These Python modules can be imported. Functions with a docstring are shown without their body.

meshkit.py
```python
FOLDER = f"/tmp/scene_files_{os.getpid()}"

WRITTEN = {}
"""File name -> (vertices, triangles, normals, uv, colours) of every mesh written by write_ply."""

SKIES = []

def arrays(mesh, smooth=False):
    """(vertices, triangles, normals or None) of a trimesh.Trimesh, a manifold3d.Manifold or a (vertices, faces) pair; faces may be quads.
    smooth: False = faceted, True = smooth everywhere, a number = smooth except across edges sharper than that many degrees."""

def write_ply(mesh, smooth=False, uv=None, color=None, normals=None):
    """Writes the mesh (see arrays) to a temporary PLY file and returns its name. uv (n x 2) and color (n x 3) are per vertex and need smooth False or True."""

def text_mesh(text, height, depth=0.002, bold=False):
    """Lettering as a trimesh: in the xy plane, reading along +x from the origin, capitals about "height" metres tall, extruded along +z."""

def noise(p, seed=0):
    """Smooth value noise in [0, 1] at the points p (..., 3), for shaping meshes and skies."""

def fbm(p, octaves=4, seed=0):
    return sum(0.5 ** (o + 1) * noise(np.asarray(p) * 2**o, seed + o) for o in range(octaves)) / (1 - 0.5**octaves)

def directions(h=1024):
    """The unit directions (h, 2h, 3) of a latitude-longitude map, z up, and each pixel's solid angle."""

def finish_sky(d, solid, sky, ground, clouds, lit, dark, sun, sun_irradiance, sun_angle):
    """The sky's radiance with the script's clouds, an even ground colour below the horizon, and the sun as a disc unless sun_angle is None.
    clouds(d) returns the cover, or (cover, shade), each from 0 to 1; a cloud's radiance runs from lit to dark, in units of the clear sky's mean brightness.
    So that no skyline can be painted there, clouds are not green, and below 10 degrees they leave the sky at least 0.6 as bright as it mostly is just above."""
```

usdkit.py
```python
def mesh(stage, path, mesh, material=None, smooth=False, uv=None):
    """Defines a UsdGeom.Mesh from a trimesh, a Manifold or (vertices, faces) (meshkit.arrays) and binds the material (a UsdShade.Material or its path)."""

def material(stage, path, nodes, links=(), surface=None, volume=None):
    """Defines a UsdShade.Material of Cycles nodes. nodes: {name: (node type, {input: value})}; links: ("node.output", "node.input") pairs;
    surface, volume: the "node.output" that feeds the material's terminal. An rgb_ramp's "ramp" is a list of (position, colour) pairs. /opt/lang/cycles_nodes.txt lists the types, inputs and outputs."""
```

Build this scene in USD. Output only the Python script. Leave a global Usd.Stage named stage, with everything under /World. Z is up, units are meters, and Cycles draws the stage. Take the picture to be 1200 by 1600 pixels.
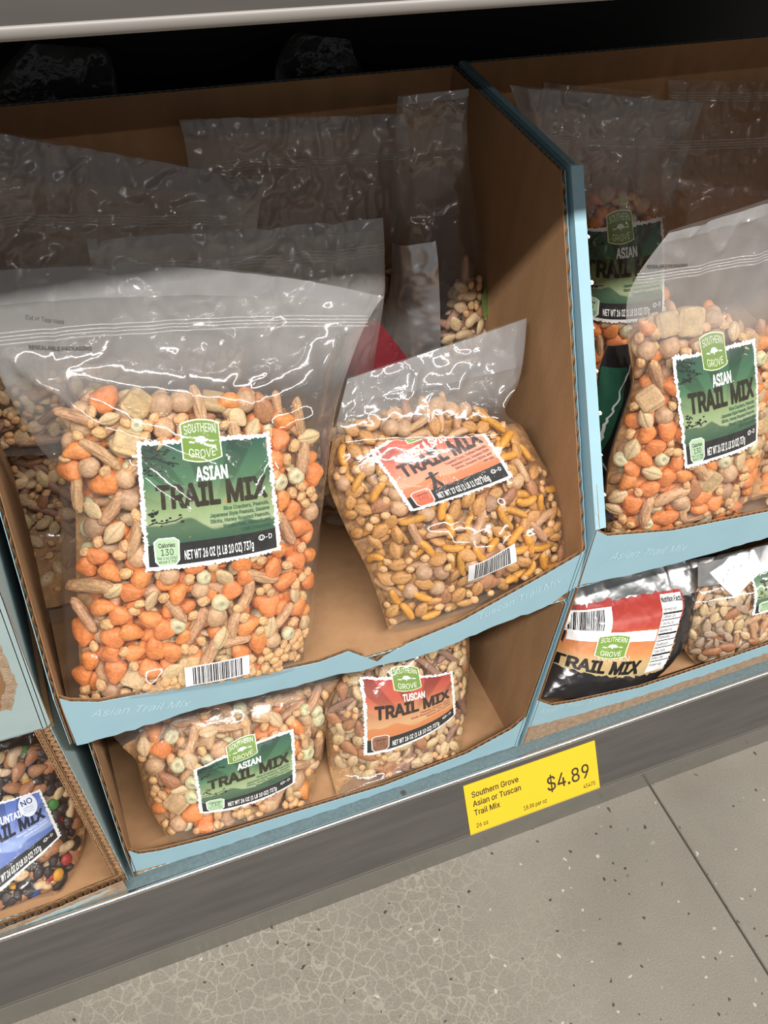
import math, random
import numpy as np, trimesh, usdkit, meshkit
from scipy.interpolate import PchipInterpolator, LinearNDInterpolator
from shapely.geometry import Polygon, LineString, Point
from shapely import affinity
from pxr import Usd, UsdGeom, UsdLux, UsdShade, Sdf, Gf, Vt

stage = Usd.Stage.CreateInMemory()
UsdGeom.SetStageUpAxis(stage, 'Z')
UsdGeom.SetStageMetersPerUnit(stage, 1.0)
stage.DefinePrim('/World', 'Xform')
stage.DefinePrim('/World/Looks', 'Scope')
RNG = np.random.default_rng(7)

# ------------------------------------------------------------------ camera
cam = UsdGeom.Camera.Define(stage, '/World/camera')
FPX = 1480.0                                   # focal length for a 1200 pixel wide picture
cam.CreateHorizontalApertureAttr(36.0)
cam.CreateVerticalApertureAttr(48.0)
cam.CreateFocalLengthAttr(36.0 * FPX / 1200)
R = [[0.92448778, -0.3739009, 0.07429985], [-0.22497558, -0.69247546, -0.68546606], [0.3077472, 0.61698934, -0.72430367]]
right, down, fwd = R
cam.AddTransformOp().Set(Gf.Matrix4d(*right, 0, *[-c for c in down], 0, *[-c for c in fwd], 0, 0, -0.45, 1.128, 1))
cam.CreateClippingRangeAttr((0.02, 100.0))
cam.CreateExposureAttr(0.0)

# ------------------------------------------------------------------ light: aisle lamps under the store ceiling, and the store around
def rect_light(name, x, y, z, w, h, power, col=(1.0, 0.965, 0.92)):
    l = UsdLux.RectLight.Define(stage, '/World/' + name)
    l.CreateWidthAttr(w); l.CreateHeightAttr(h); l.CreateIntensityAttr(power); l.CreateColorAttr(Gf.Vec3f(*col))
    l.AddTranslateOp().Set((x, y, z))
    return l
rect_light('aisle_lamp', 0.4, -2.03, 4.0, 9.0, 0.16, 128.0)
rect_light('aisle_lamp_001', 0.4, -5.2, 4.0, 9.0, 0.05, 55.0)
dome = UsdLux.DomeLight.Define(stage, '/World/store_ambience')
dome.CreateIntensityAttr(0.048); dome.CreateColorAttr(Gf.Vec3f(0.97, 0.98, 1.0))

# ------------------------------------------------------------------ helpers
COUNT = {}
def path_for(name, parent):
    base = (str(parent.GetPath()) if parent else '/World') + '/' + name
    n = COUNT.get(base, 0); COUNT[base] = n + 1
    return base if n == 0 else f'{base}_{n:03d}'

def tag(o, label=None, cat=None, group=None, kind=None):
    p = o.GetPrim() if hasattr(o, 'GetPrim') else o
    for k, v in (('label', label), ('category', cat), ('group', group), ('kind', kind)):
        if v: p.SetCustomDataByKey(k, v)
    return p

def obj(name, mesh, mat, parent=None, smooth=False, tint=None, uv=None, label=None):
    m = usdkit.mesh(stage, path_for(name, parent), mesh, mat, smooth=smooth, uv=uv)
    if tint is not None:
        UsdGeom.PrimvarsAPI(m).CreatePrimvar('tint', Sdf.ValueTypeNames.Color3fArray, 'vertex').Set(Vt.Vec3fArray.FromNumpy(np.asarray(tint, np.float32)))
    if label: m.GetPrim().SetCustomDataByKey('label', label)
    return m.GetPrim()

def thing(name, label, cat, group=None, loc=None, kind=None):
    x = UsdGeom.Xform.Define(stage, path_for(name, None))
    if loc is not None: x.AddTranslateOp().Set(tuple(map(float, loc)))
    return tag(x, label, cat, group, kind)

def box(x0, x1, y0, y1, z0, z1):
    b = trimesh.creation.box([x1 - x0, y1 - y0, z1 - z0]); b.apply_translation([(x0 + x1) / 2, (y0 + y1) / 2, (z0 + z1) / 2]); return b

def bevel_box(x0, x1, y0, y1, z0, z1, r=0.002):
    pts = []
    for sx in (0, 1):
        for sy in (0, 1):
            for sz in (0, 1):
                c = np.array([(x0, x1)[sx], (y0, y1)[sy], (z0, z1)[sz]]); s = np.array([1 - 2 * sx, 1 - 2 * sy, 1 - 2 * sz])
                for k in range(3):
                    d = np.full(3, r); d[k] = 0; pts.append(c + s * d)
    return trimesh.Trimesh(np.array(pts)).convex_hull

def cat(ms): return trimesh.util.concatenate(ms)

# ------------------------------------------------------------------ materials
L = '/World/Looks/'
def principled(name, color, rough=0.5, metallic=0.0, spec=0.5, noise=None, bump=None, extra=None):
    """noise: (scale, detail, colour 2, stretch) mixes a second colour in; bump: (scale, height, stretch)."""
    n = {'p': ('principled_bsdf', {'roughness': rough, 'metallic': metallic, 'specular_ior_level': spec, 'base_color': color, **(extra or {})})}
    k = []
    n['g'] = ('geometry', {})
    if noise:
        sc, det, c2, st = noise
        n['m'] = ('mapping', {'scale': st}); n['t'] = ('noise_texture', {'scale': sc, 'detail': det})
        n['r'] = ('rgb_ramp', {'ramp': [(0.3, color), (0.7, c2)]})
        k += [('g.position', 'm.vector'), ('m.vector', 't.vector'), ('t.fac', 'r.fac'), ('r.color', 'p.base_color')]
    if bump:
        sc, h, st = bump
        n['bm'] = ('mapping', {'scale': st}); n['bt'] = ('noise_texture', {'scale': sc, 'detail': 3.0}); n['b'] = ('bump', {'strength': 1.0, 'distance': h})
        k += [('g.position', 'bm.vector'), ('bm.vector', 'bt.vector'), ('bt.fac', 'b.height'), ('b.normal', 'p.normal')]
    return usdkit.material(stage, L + name, n, k, surface='p.BSDF')

CARD = principled('brown_cardboard', (0.31, 0.175, 0.085), 0.85, spec=0.2, noise=(60, 4, (0.36, 0.205, 0.105), (1, 1, 0.25)), bump=(900, 0.0003, (1, 1, 0.15)))
CARDEDGE = principled('cut_cardboard', (0.23, 0.125, 0.06), 0.9, spec=0.1, noise=(300, 3, (0.38, 0.23, 0.13), (1, 1, 1)))
TORN = principled('torn_cardboard', (0.30, 0.20, 0.13), 0.95, spec=0.1, noise=(150, 4, (0.45, 0.34, 0.24), (1, 1, 1)), bump=(700, 0.001, (1, 1, 1)))
BLUE = principled('blue_printed_board', (0.29, 0.47, 0.55), 0.6, spec=0.3, noise=(25, 3, (0.32, 0.50, 0.58), (1, 1, 1)))
TEAL = principled('pale_teal_printed_board', (0.33, 0.42, 0.42), 0.6, spec=0.3, noise=(25, 3, (0.36, 0.455, 0.455), (1, 1, 1)))
PALE = principled('pale_blue_ink', (0.46, 0.66, 0.72), 0.6)
STEEL = principled('grey_painted_steel', (0.062, 0.056, 0.051), 0.42, noise=(35, 5, (0.080, 0.073, 0.066), (0.25, 3, 3)), bump=(120, 0.0002, (0.2, 3, 3)))
KICK = principled('glossy_grey_kick', (0.115, 0.107, 0.09), 0.2, noise=(20, 4, (0.14, 0.13, 0.11), (1, 1, 1)))
DECK = principled('deck_reflection_paint', (0.085, 0.125, 0.135), 0.45, noise=(260, 3, (0.12, 0.165, 0.175), (1, 1, 1)))  # grey metal deck; the blue flap's reflection is painted into its colour
BRIGHT = principled('bright_metal_edge', (0.75, 0.74, 0.72), 0.28, metallic=1.0)
LIP = principled('upper_shelf_paint', (0.075, 0.068, 0.062), 0.5, noise=(30, 3, (0.085, 0.078, 0.071), (0.3, 3, 3)))
BLACK = principled('black_back_panel', (0.012, 0.011, 0.011), 0.7)
YELLOW = principled('yellow_price_paper', (0.66, 0.45, 0.022), 0.55, spec=0.3)
INK = principled('dark_brown_ink', (0.035, 0.022, 0.012), 0.6)
PAPER = principled('white_sticker_paper', (0.80, 0.79, 0.80), 0.45)
SILVER = principled('silver_film', (0.62, 0.62, 0.63), 0.30, metallic=0.85, bump=(22, 0.004, (1, 1, 1)))
BLACKFILM = principled('black_gloss_film', (0.022, 0.021, 0.022), 0.2, spec=0.8, bump=(18, 0.004, (1, 1, 1)))
REDFILM = principled('maroon_film', (0.20, 0.022, 0.028), 0.35, bump=(60, 0.003, (1, 1, 1)))

def tint_mat(name, rough, bump=None, spec=0.5, sss=0.0):
    n = {'a': ('attribute', {'attribute': 'tint'}), 'p': ('principled_bsdf', {'roughness': rough, 'specular_ior_level': spec})}
    k = [('a.color', 'p.base_color')]
    if bump:
        n['g'] = ('texture_coordinate', {}); n['t'] = ('noise_texture', {'scale': bump[0], 'detail': 3.0}); n['b'] = ('bump', {'strength': 1.0, 'distance': bump[1]})
        k += [('g.object', 't.vector'), ('t.fac', 'b.height'), ('b.normal', 'p.normal')]
        n['hm'] = ('map_range', {'from_min': 0.3, 'from_max': 0.7, 'to_min': 0.62, 'to_max': 0.82}); n['h'] = ('hsv', {'saturation': 1.0})
        k = [c for c in k if c[1] != 'p.base_color'] + [('t.fac', 'hm.value'), ('hm.result', 'h.value'), ('a.color', 'h.color'), ('h.color', 'p.base_color')]
    return usdkit.material(stage, L + name, n, k, surface='p.BSDF')
PRINT = tint_mat('printed_film_ink', 0.45, spec=0.35)
NUT = tint_mat('snack_surface', 0.5, bump=(420, 0.0008))

def film_mat(name, haze, hcol, rough=0.06, bscale=70, bdist=0.0025, clear=0.97, refl=0.05, attr=False):
    n = {'g': ('geometry', {}), 't': ('noise_texture', {'scale': bscale, 'detail': 3.0, 'distortion': 0.6}), 'b': ('bump', {'strength': 1.0, 'distance': bdist}),
         'tr': ('transparent_bsdf', {'color': (clear, clear, clear)}), 'd': ('diffuse_bsdf', {'color': hcol}), 'l': ('translucent_bsdf', {'color': hcol}),
         'dl': ('mix_closure', {'fac': 0.35}), 'hz': ('mix_closure', {'fac': haze}), 'gl': ('glossy_bsdf', {'color': (1, 1, 1), 'roughness': rough}),
         'lw': ('layer_weight', {'blend': 0.5}), 'pw': ('math', {'math_type': 'power', 'value2': 5.0}), 'f': ('math', {'math_type': 'multiply_add', 'value2': 0.9, 'value3': refl}), 'o': ('mix_closure', {})}
    k = [('g.position', 't.vector'), ('t.fac', 'b.height'), ('b.normal', 'gl.normal'), ('d.BSDF', 'dl.closure1'), ('l.BSDF', 'dl.closure2'),
         ('tr.BSDF', 'hz.closure1'), ('dl.closure', 'hz.closure2'), ('lw.facing', 'pw.value1'), ('pw.value', 'f.value1'), ('f.value', 'o.fac'), ('hz.closure', 'o.closure1'), ('gl.BSDF', 'o.closure2')]
    if attr:
        n['at'] = ('attribute', {'attribute': 'tint'}); n['sp'] = ('separate_color', {}); k += [('at.color', 'sp.color'), ('sp.r', 'hz.fac')]
    return usdkit.material(stage, L + name, n, k, surface='o.closure')
FILM = film_mat('clear_pouch_film', 0.035, (0.72, 0.705, 0.69), rough=0.12, refl=0.055, attr=True, bdist=0.0006, clear=0.99)
FILMBACK = film_mat('clear_pouch_back_film', 0.13, (0.50, 0.48, 0.46), rough=0.12, bdist=0.0006)
SEAL = film_mat('grey_seal_film', 0.72, (0.42, 0.41, 0.41), rough=0.12, bdist=0.001)
ZIP = film_mat('zip_film', 0.35, (0.7, 0.69, 0.68), rough=0.12)
GUSSET = film_mat('grey_gusset_film', 0.25, (0.35, 0.35, 0.36), rough=0.08)

# floor: grey concrete, pale crackle where the seal has aged, dark and light stone specks elsewhere
fn = {'g': ('geometry', {}), 'n1': ('noise_texture', {'scale': 3.5, 'detail': 6.0, 'roughness': 0.6}), 'base': ('rgb_ramp', {'ramp': [(0.3, (0.165, 0.148, 0.122)), (0.7, (0.22, 0.20, 0.168))]}),
      'wn': ('noise_texture', {'scale': 60.0, 'detail': 3.0}), 'wm': ('mix_vector', {'fac': 0.016}), 'v': ('voronoi_texture', {'feature': 'distance_to_edge', 'scale': 68.0}), 'v2': ('voronoi_texture', {'feature': 'distance_to_edge', 'scale': 125.0}), 'vr2': ('rgb_ramp', {'ramp': [(0.0, (0.55, 0.55, 0.55)), (0.06, (0, 0, 0))]}), 'vmax': ('math', {'math_type': 'maximum'}),
      'vr': ('rgb_ramp', {'ramp': [(0.0, (1, 1, 1)), (0.03, (0.75, 0.75, 0.75)), (0.07, (0, 0, 0))]}),
      'sx': ('separate_xyz', {}), 'mask': ('map_range', {'from_min': 0.48, 'from_max': 0.26, 'to_min': 0.0, 'to_max': 0.62, 'clamp': True}),
      'mn': ('noise_texture', {'scale': 9.0, 'detail': 2.0}), 'mr': ('map_range', {'from_min': 0.33, 'from_max': 0.55, 'to_min': 0.1, 'to_max': 1.0, 'clamp': True}),
      'mm': ('math', {'math_type': 'multiply'}), 'mm2': ('math', {'math_type': 'multiply'}),
      'mix': ('mix_color', {'b': (0.36, 0.325, 0.26)}),
      'sv': ('voronoi_texture', {'feature': 'f1', 'scale': 95.0}), 'sr': ('rgb_ramp', {'ramp': [(0.0, (1, 1, 1)), (0.13, (1, 1, 1)), (0.22, (0, 0, 0))]}),
      'sc': ('separate_color', {}), 'sth': ('map_range', {'from_min': 0.74, 'from_max': 0.80, 'clamp': True}), 'sm': ('math', {'math_type': 'multiply'}), 'scol': ('rgb_ramp', {'ramp': [(0.0, (0.05, 0.042, 0.034)), (0.55, (0.10, 0.09, 0.075)), (0.6, (0.42, 0.38, 0.33)), (1.0, (0.5, 0.46, 0.41))], 'interpolate': False}),
      'mix2': ('mix_color', {}), 'fg': ('noise_texture', {'scale': 500.0, 'detail': 2.0}), 'fgr': ('map_range', {'from_min': 0.3, 'from_max': 0.7, 'to_min': 0.88, 'to_max': 1.1}), 'h': ('hsv', {}),
      'b': ('bump', {'strength': 0.5, 'distance': 0.0006}), 'p': ('principled_bsdf', {'roughness': 0.42, 'specular_ior_level': 0.4})}
fl = [('g.position', 'n1.vector'), ('n1.fac', 'base.fac'), ('g.position', 'wn.vector'), ('g.position', 'wm.a'), ('wn.color', 'wm.b'), ('wm.result', 'v.vector'), ('v.distance', 'vr.fac'), ('wm.result', 'v2.vector'), ('v2.distance', 'vr2.fac'), ('vr.color', 'vmax.value1'), ('vr2.color', 'vmax.value2'),
      ('g.position', 'sx.vector'), ('sx.x', 'mask.value'), ('g.position', 'mn.vector'), ('mn.fac', 'mr.value'), ('mask.result', 'mm.value1'), ('mr.result', 'mm.value2'), ('vmax.value', 'mm2.value1'), ('mm.value', 'mm2.value2'),
      ('mm2.value', 'mix.fac'), ('base.color', 'mix.a'), ('wm.result', 'sv.vector'), ('sv.distance', 'sr.fac'), ('sv.color', 'sc.color'), ('sc.r', 'sth.value'), ('sr.color', 'sm.value1'), ('sth.result', 'sm.value2'),
      ('sc.g', 'scol.fac'), ('sm.value', 'mix2.fac'), ('mix.result', 'mix2.a'), ('scol.color', 'mix2.b'), ('g.position', 'fg.vector'), ('fg.fac', 'fgr.value'), ('fgr.result', 'h.value'), ('mix2.result', 'h.color'), ('h.color', 'p.base_color'), ('fg.fac', 'b.height'), ('b.normal', 'p.normal')]
CONCRETE = usdkit.material(stage, L + 'worn_concrete', fn, fl, surface='p.BSDF')

# ------------------------------------------------------------------ floor with a sawn joint
fl_ = tag(UsdGeom.Xform.Define(stage, path_for('floor', None)), 'worn grey concrete store floor with fine pale cracks and a sawn joint', 'floor', kind='structure')
obj('slab', bevel_box(-3.0, 0.6275, -3.0, 0.7, -0.06, 0.0, 0.0012), CONCRETE, fl_)
obj('slab', bevel_box(0.6300, 3.5, -3.0, 0.7, -0.06, 0.0, 0.0012), CONCRETE, fl_)
obj('joint_filler', box(0.6270, 0.6305, -3.0, 0.7, -0.06, -0.003), principled('joint_filler_dark', (0.06, 0.055, 0.045), 0.9), fl_)

# ------------------------------------------------------------------ shelf base (sloped grey front, bright edge, kick)
X0, X1 = -1.1, 1.7
sb = thing('shelf_base', 'low grey steel shelf base with sloped front and bright metal edge along the floor', 'shelf')
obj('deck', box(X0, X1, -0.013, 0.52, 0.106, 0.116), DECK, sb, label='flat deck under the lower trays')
t35 = math.radians(35)
dn = np.array([0, -math.sin(t35), -math.cos(t35)]); nn = np.array([0, -math.cos(t35), math.sin(t35)])
P0 = np.array([0, -0.0165, 0.1150])
def slope_slab(s0, s1, n0, n1, x0=X0, x1=X1):
    vs = [np.array([x, 0, 0]) + P0 + dn * s + nn * n for x in (x0, x1) for s in (s0, s1) for n in (n0, n1)]
    return trimesh.Trimesh(np.array(vs)).convex_hull
obj('front_panel', slope_slab(0.002, 0.0742, -0.004, 0.0), STEEL, sb)
obj('panel_lip', slope_slab(0.0738, 0.0760, -0.004, 0.0010), principled('lip_paint', (0.12, 0.11, 0.10), 0.35), sb)
edge = trimesh.creation.cylinder(radius=0.0036, height=X1 - X0, sections=20); edge.apply_transform(trimesh.transformations.rotation_matrix(math.pi / 2, [0, 1, 0])); edge.apply_translation([(X0 + X1) / 2, -0.0150, 0.1145])
obj('metal_edge', edge, BRIGHT, sb, smooth=40, label='bright rounded metal edge strip')
obj('kick_plate', box(X0, X1, -0.0590, -0.053, 0.0, 0.056), KICK, sb)
def screw(x, y, z):
    h = trimesh.creation.cylinder(radius=0.0030, height=0.0012, sections=20); s = h.difference(trimesh.creation.box([0.0045, 0.0009, 0.002]).apply_translation([0, 0, 0.0010]))
    s.apply_translation([x, y, z]); return s
obj('screw', screw(0.2840, -0.0085, 0.1164), STEEL, sb)
obj('back_panel', box(X0, X1, 0.505, 0.52, 0.116, 1.55), BLACK, sb)

us = thing('upper_shelf', 'grey steel shelf above the trays, cut by the top of the picture', 'shelf')
obj('shelf_plate', box(X0, X1, 0.008, 0.504, 0.975, 1.0), principled('shelf_underside', (0.05, 0.048, 0.045), 0.6), us)
obj('front_face', bevel_box(X0, X1, -0.004, 0.010, 0.966, 1.05, 0.002), LIP, us)
lp = trimesh.creation.cylinder(radius=0.0040, height=X1 - X0, sections=20); lp.apply_transform(trimesh.transformations.rotation_matrix(math.pi / 2, [0, 1, 0])); lp.apply_translation([(X0 + X1) / 2, -0.0015, 0.9650])
obj('rolled_lip', lp, principled('lip_highlight_paint', (0.20, 0.185, 0.17), 0.35), us, smooth=40)

# ------------------------------------------------------------------ lettering
TXT = {}
def text2(text, bold=True, heavy=0.0):
    k = (text, bold, heavy)
    if k not in TXT:
        m = meshkit.text_mesh(text, 1.0, 0.2, bold)
        f = m.faces[m.face_normals[:, 2] > 0.9]; u, inv = np.unique(f, return_inverse=True)
        v = m.vertices[u][:, :2]; f = inv.reshape(-1, 3)
        if heavy:
            from shapely import union_all
            g = union_all([Polygon(v[t]).buffer(1e-4) for t in f]).buffer(heavy, join_style=2, quad_segs=2).simplify(0.004); vs, fs, n0 = [], [], 0
            for q in getattr(g, 'geoms', [g]):
                a, t = trimesh.creation.triangulate_polygon(q, engine='earcut'); vs.append(np.asarray(a)); fs.append(np.asarray(t) + n0); n0 += len(a)
            v, f = np.vstack(vs), np.vstack(fs)
        TXT[k] = (v - [v[:, 0].min(), 0], f)
    v, f = TXT[k]
    return v.copy(), f.copy()

def poly2(p):
    v, f = trimesh.creation.triangulate_polygon(p, engine='earcut'); return np.asarray(v), np.asarray(f)

# ------------------------------------------------------------------ price tag
pt = thing('price_tag', 'bright yellow shelf price tag with black lettering on the sloped grey front', 'price tag')
def on_slope(v2, off): return np.array([[x, 0, 0] + P0 + dn * s + nn * off for x, s in v2])
pv = []
for n in (0.0001, 0.0008):
    pv += [np.array([x, 0, 0]) + P0 + dn * s + nn * n for x in (0.3557, 0.5360) for s in (0.008, 0.0738)]
obj('tag_card', trimesh.Trimesh(np.array(pv)).convex_hull, YELLOW, pt)
def tag_text(s, x, sl, h, sx=0.92, bold=False, bar=True):
    v, f = text2(s, False, 0.022 if bold else 0.008); v = v * h; v[:, 0] *= sx
    return on_slope(np.c_[x + v[:, 0], sl - v[:, 1]], 0.0010), f
for s, x, sl, h, sx, b in (('Southern Grove', 0.3645, 0.0265, 0.0072, 0.86, True), ('Asian or Tuscan', 0.3645, 0.0385, 0.0072, 0.86, True), ('Trail Mix', 0.3645, 0.0505, 0.0072, 0.86, True),
                        ('26 oz', 0.3650, 0.0668, 0.0055, 0.8, False), ('18.8¢ per oz', 0.4290, 0.0668, 0.0055, 0.72, False), ('45475', 0.5130, 0.0670, 0.0055, 0.72, False), ('$4.89', 0.4640, 0.0535, 0.0185, 0.86, False)):
    obj('lettering', tag_text(s, x, sl, h, sx, b), INK, pt)

# ------------------------------------------------------------------ corrugated trays
def torn(pts, amp, step, seed, closed=False):
    """A polyline made ragged."""
    r = np.random.default_rng(seed); ln = LineString(pts); n = max(2, int(ln.length / step)); out = [pts[0]]
    for i in range(1, n):
        q = ln.interpolate(i / n, normalized=True); out.append((q.x + r.normal(0, amp * 0.4), q.y + r.normal(0, amp)))
    return out + [pts[-1]]

def board(tray, name, O, U, V, W, poly, inner=CARD, outer=BLUE, T=0.0042, period=0.0078, flute_along='v', label=None, outer_poly=None, split=None):
    """A corrugated panel. Its own mesh is the outer (printed) liner; the brown inner liner and the fluted middle are its pieces. W points outwards."""
    O, U, V, W = (np.asarray(a, float) for a in (O, U, V, W))
    def place(m, w0):
        v = np.asarray(m.vertices); f = np.asarray(m.faces)
        p = O + np.outer(v[:, 0], U) + np.outer(v[:, 1], V) + np.outer(v[:, 2] + w0, W)
        return (p, f if np.dot(np.cross(U, V), W) > 0 else f[:, ::-1])
    pg = Polygon(poly).buffer(0); po = Polygon(outer_poly).buffer(0) if outer_poly else pg
    tl = 0.0006
    part = obj(name, place(trimesh.creation.extrude_polygon(po, tl, engine='earcut'), T - tl), outer, tray, label=label)
    obj('inner_liner', place(trimesh.creation.extrude_polygon(pg, tl, engine='earcut'), 0.0), inner, part)
    x0, y0, x1, y1 = pg.bounds; swap = flute_along == 'u'
    a0, a1, b0, b1 = (y0, y1, x0, x1) if swap else (x0, x1, y0, y1)
    n = max(4, int((a1 - a0) / period * 8)); vs, fs = [], []
    prev = None
    for i in range(n + 1):
        a = a0 + (a1 - a0) * (i + 0.001) / (n + 0.002); w = T / 2 + (T / 2 - tl) * math.sin(2 * math.pi * a / period)
        seg = LineString([(b0 - 1, a), (b1 + 1, a)]) if swap else LineString([(a, b0 - 1), (a, b1 + 1)])
        c = pg.intersection(seg)
        parts = [g for g in getattr(c, 'geoms', [c]) if g.geom_type == 'LineString' and g.length > 1e-5]
        if not parts: prev = None; continue
        g = max(parts, key=lambda q: q.length); (p, q) = g.coords[0], g.coords[-1]
        k = len(vs); vs += [(*p, w), (*q, w)]
        if prev is not None: fs += [[prev, k, k + 1], [prev, k + 1, prev + 1]]
        prev = k
    if fs: obj('fluting', place(trimesh.Trimesh(vs, fs, process=False), 0.0), CARDEDGE, part, smooth=True)
    return part

def slab_letter(parent, text, x, z, h, ang, width, y=-0.0003, shear=0.2):
    v, f = text2(text, False); v = v * h; v[:, 0] *= width / v[:, 0].max(); v[:, 0] += shear * v[:, 1]
    c, s = math.cos(ang), math.sin(ang); v = v @ np.array([[c, s], [-s, c]])
    obj('lettering', (np.c_[x + v[:, 0], np.full(len(v), y), z + v[:, 1]], f), PALE, parent)

EX, EY, EZ = np.eye(3)
T = 0.0042
SIDE = lambda zb, zt, zf, yb=0.378: [(0, zb), (yb, zb), (yb, zt), (0.165, zt), (0.0, zf)]
def tray(label): return thing('display_tray', label, 'cardboard tray')

# upper middle tray
um = tray('upper middle open blue cardboard tray holding the large green-label pouch')
board(um, 'tray_floor', (0, 0, 0.405), EX, EY, -EZ, [(-0.038, 0.002), (0.436, 0.002), (0.436, 0.376), (-0.038, 0.376)])
lean = np.array([-0.018, 0, 1.0])
board(um, 'side_wall', (-0.0385, 0, 0.405), EY, lean, (-1, 0, 0), torn([(0, 0.07), (0.165, 0.365)], 0.0006, 0.006, 3)[::-1] + [(0, 0), (0.378, 0), (0.378, 0.365)], flute_along='v')
board(um, 'side_wall', (0.4335, 0, 0.405), EY, EZ, EX, torn([(0, 0.075), (0.165, 0.365)], 0.0004, 0.006, 4)[::-1] + [(0, 0), (0.378, 0), (0.378, 0.365)])
board(um, 'back_wall', (0, 0.376, 0.405), EX, EZ, EY, [(-0.038, 0), (0.436, 0), (0.436, 0.365), (-0.045, 0.365)])
top = [(-0.040, 0.474), (-0.0325, 0.4652), (-0.0118, 0.4535), (0.063, 0.4413), (0.1356, 0.4247), (0.1772, 0.4194), (0.2044, 0.4235), (0.2347, 0.3925), (0.2406, 0.3983), (0.2656, 0.4083), (0.317, 0.4186), (0.3982, 0.4552), (0.4321, 0.4722), (0.4378, 0.479)]
bot = [(-0.0377, 0.4005), (0.0046, 0.399), (0.0602, 0.4026), (0.1473, 0.3932), (0.1903, 0.3925), (0.2159, 0.3851), (0.2351, 0.3863), (0.2684, 0.381), (0.3085, 0.3834), (0.3617, 0.3961), (0.4104, 0.4011), (0.4430, 0.4224)]
ff = board(um, 'front_flap', (0, 0.0042, 0), EX, EZ, -EY, top + torn(bot, 0.0008, 0.008, 5)[::-1], label='blue front flap dipping to a notch in the middle')
slab_letter(ff, 'Asian Trail Mix', -0.0208, 0.4368, 0.0095, -0.32, 0.082)
slab_letter(ff, 'Tuscan Trail Mix', 0.335, 0.4140, 0.0095, 0.26, 0.088)

# upper right tray with its narrow blue rim
ur = tray('upper right open blue cardboard tray with a narrow blue rim on its side wall')
board(ur, 'tray_floor', (0, 0, 0.420), EX, EY, -EZ, [(0.445, 0.002), (0.915, 0.002), (0.915, 0.376), (0.445, 0.376)])
board(ur, 'side_wall', (0.4462, 0, 0.420), EY, EZ, -EX, [(0, 0), (0.378, 0), (0.378, 0.352), (0.165, 0.352), (0.001, 0.085)], outer=BLUE)
board(ur, 'side_wall', (0.913, 0, 0.420), EY, EZ, EX, [(0, 0), (0.378, 0), (0.378, 0.352), (0.165, 0.352), (0.001, 0.085)])
board(ur, 'back_wall', (0, 0.376, 0.420), EX, EZ, EY, [(0.442, 0), (0.917, 0), (0.917, 0.352), (0.442, 0.352)])
rim = []
pr_ = np.array([(0.378, 0.773), (0.165, 0.773), (0.0015, 0.503)])
for i in range(2):
    a, b = pr_[i], pr_[i + 1]; d = (b - a) / np.linalg.norm(b - a); nrm = np.array([d[1], -d[0]])
    if nrm[1] < 0: nrm = -nrm
    w = (0.0058, 0.0115)[i]
    vs = [np.array([x, q[0] + nrm[0] * o, q[1] + nrm[1] * o]) for q in (a, b) for x in (0.4415, 0.4415 + w) for o in (0.0, 0.0012)]
    rim.append(trimesh.Trimesh(np.array(vs)).convex_hull)
obj('rim_fold', cat(rim), BLUE, ur, label='narrow blue folded rim')
tabs = []
for k in range(8):
    f_ = 0.06 + 0.12 * k; c = pr_[1] + (pr_[2] - pr_[1]) * f_
    s = 0.0005 + 0.0004 * ((k * 37) % 3); tabs.append(box(0.4530, 0.4530 + 2 * s, c[0] - 0.002, c[0] + 0.001, c[1] - s, c[1] + s))
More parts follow.
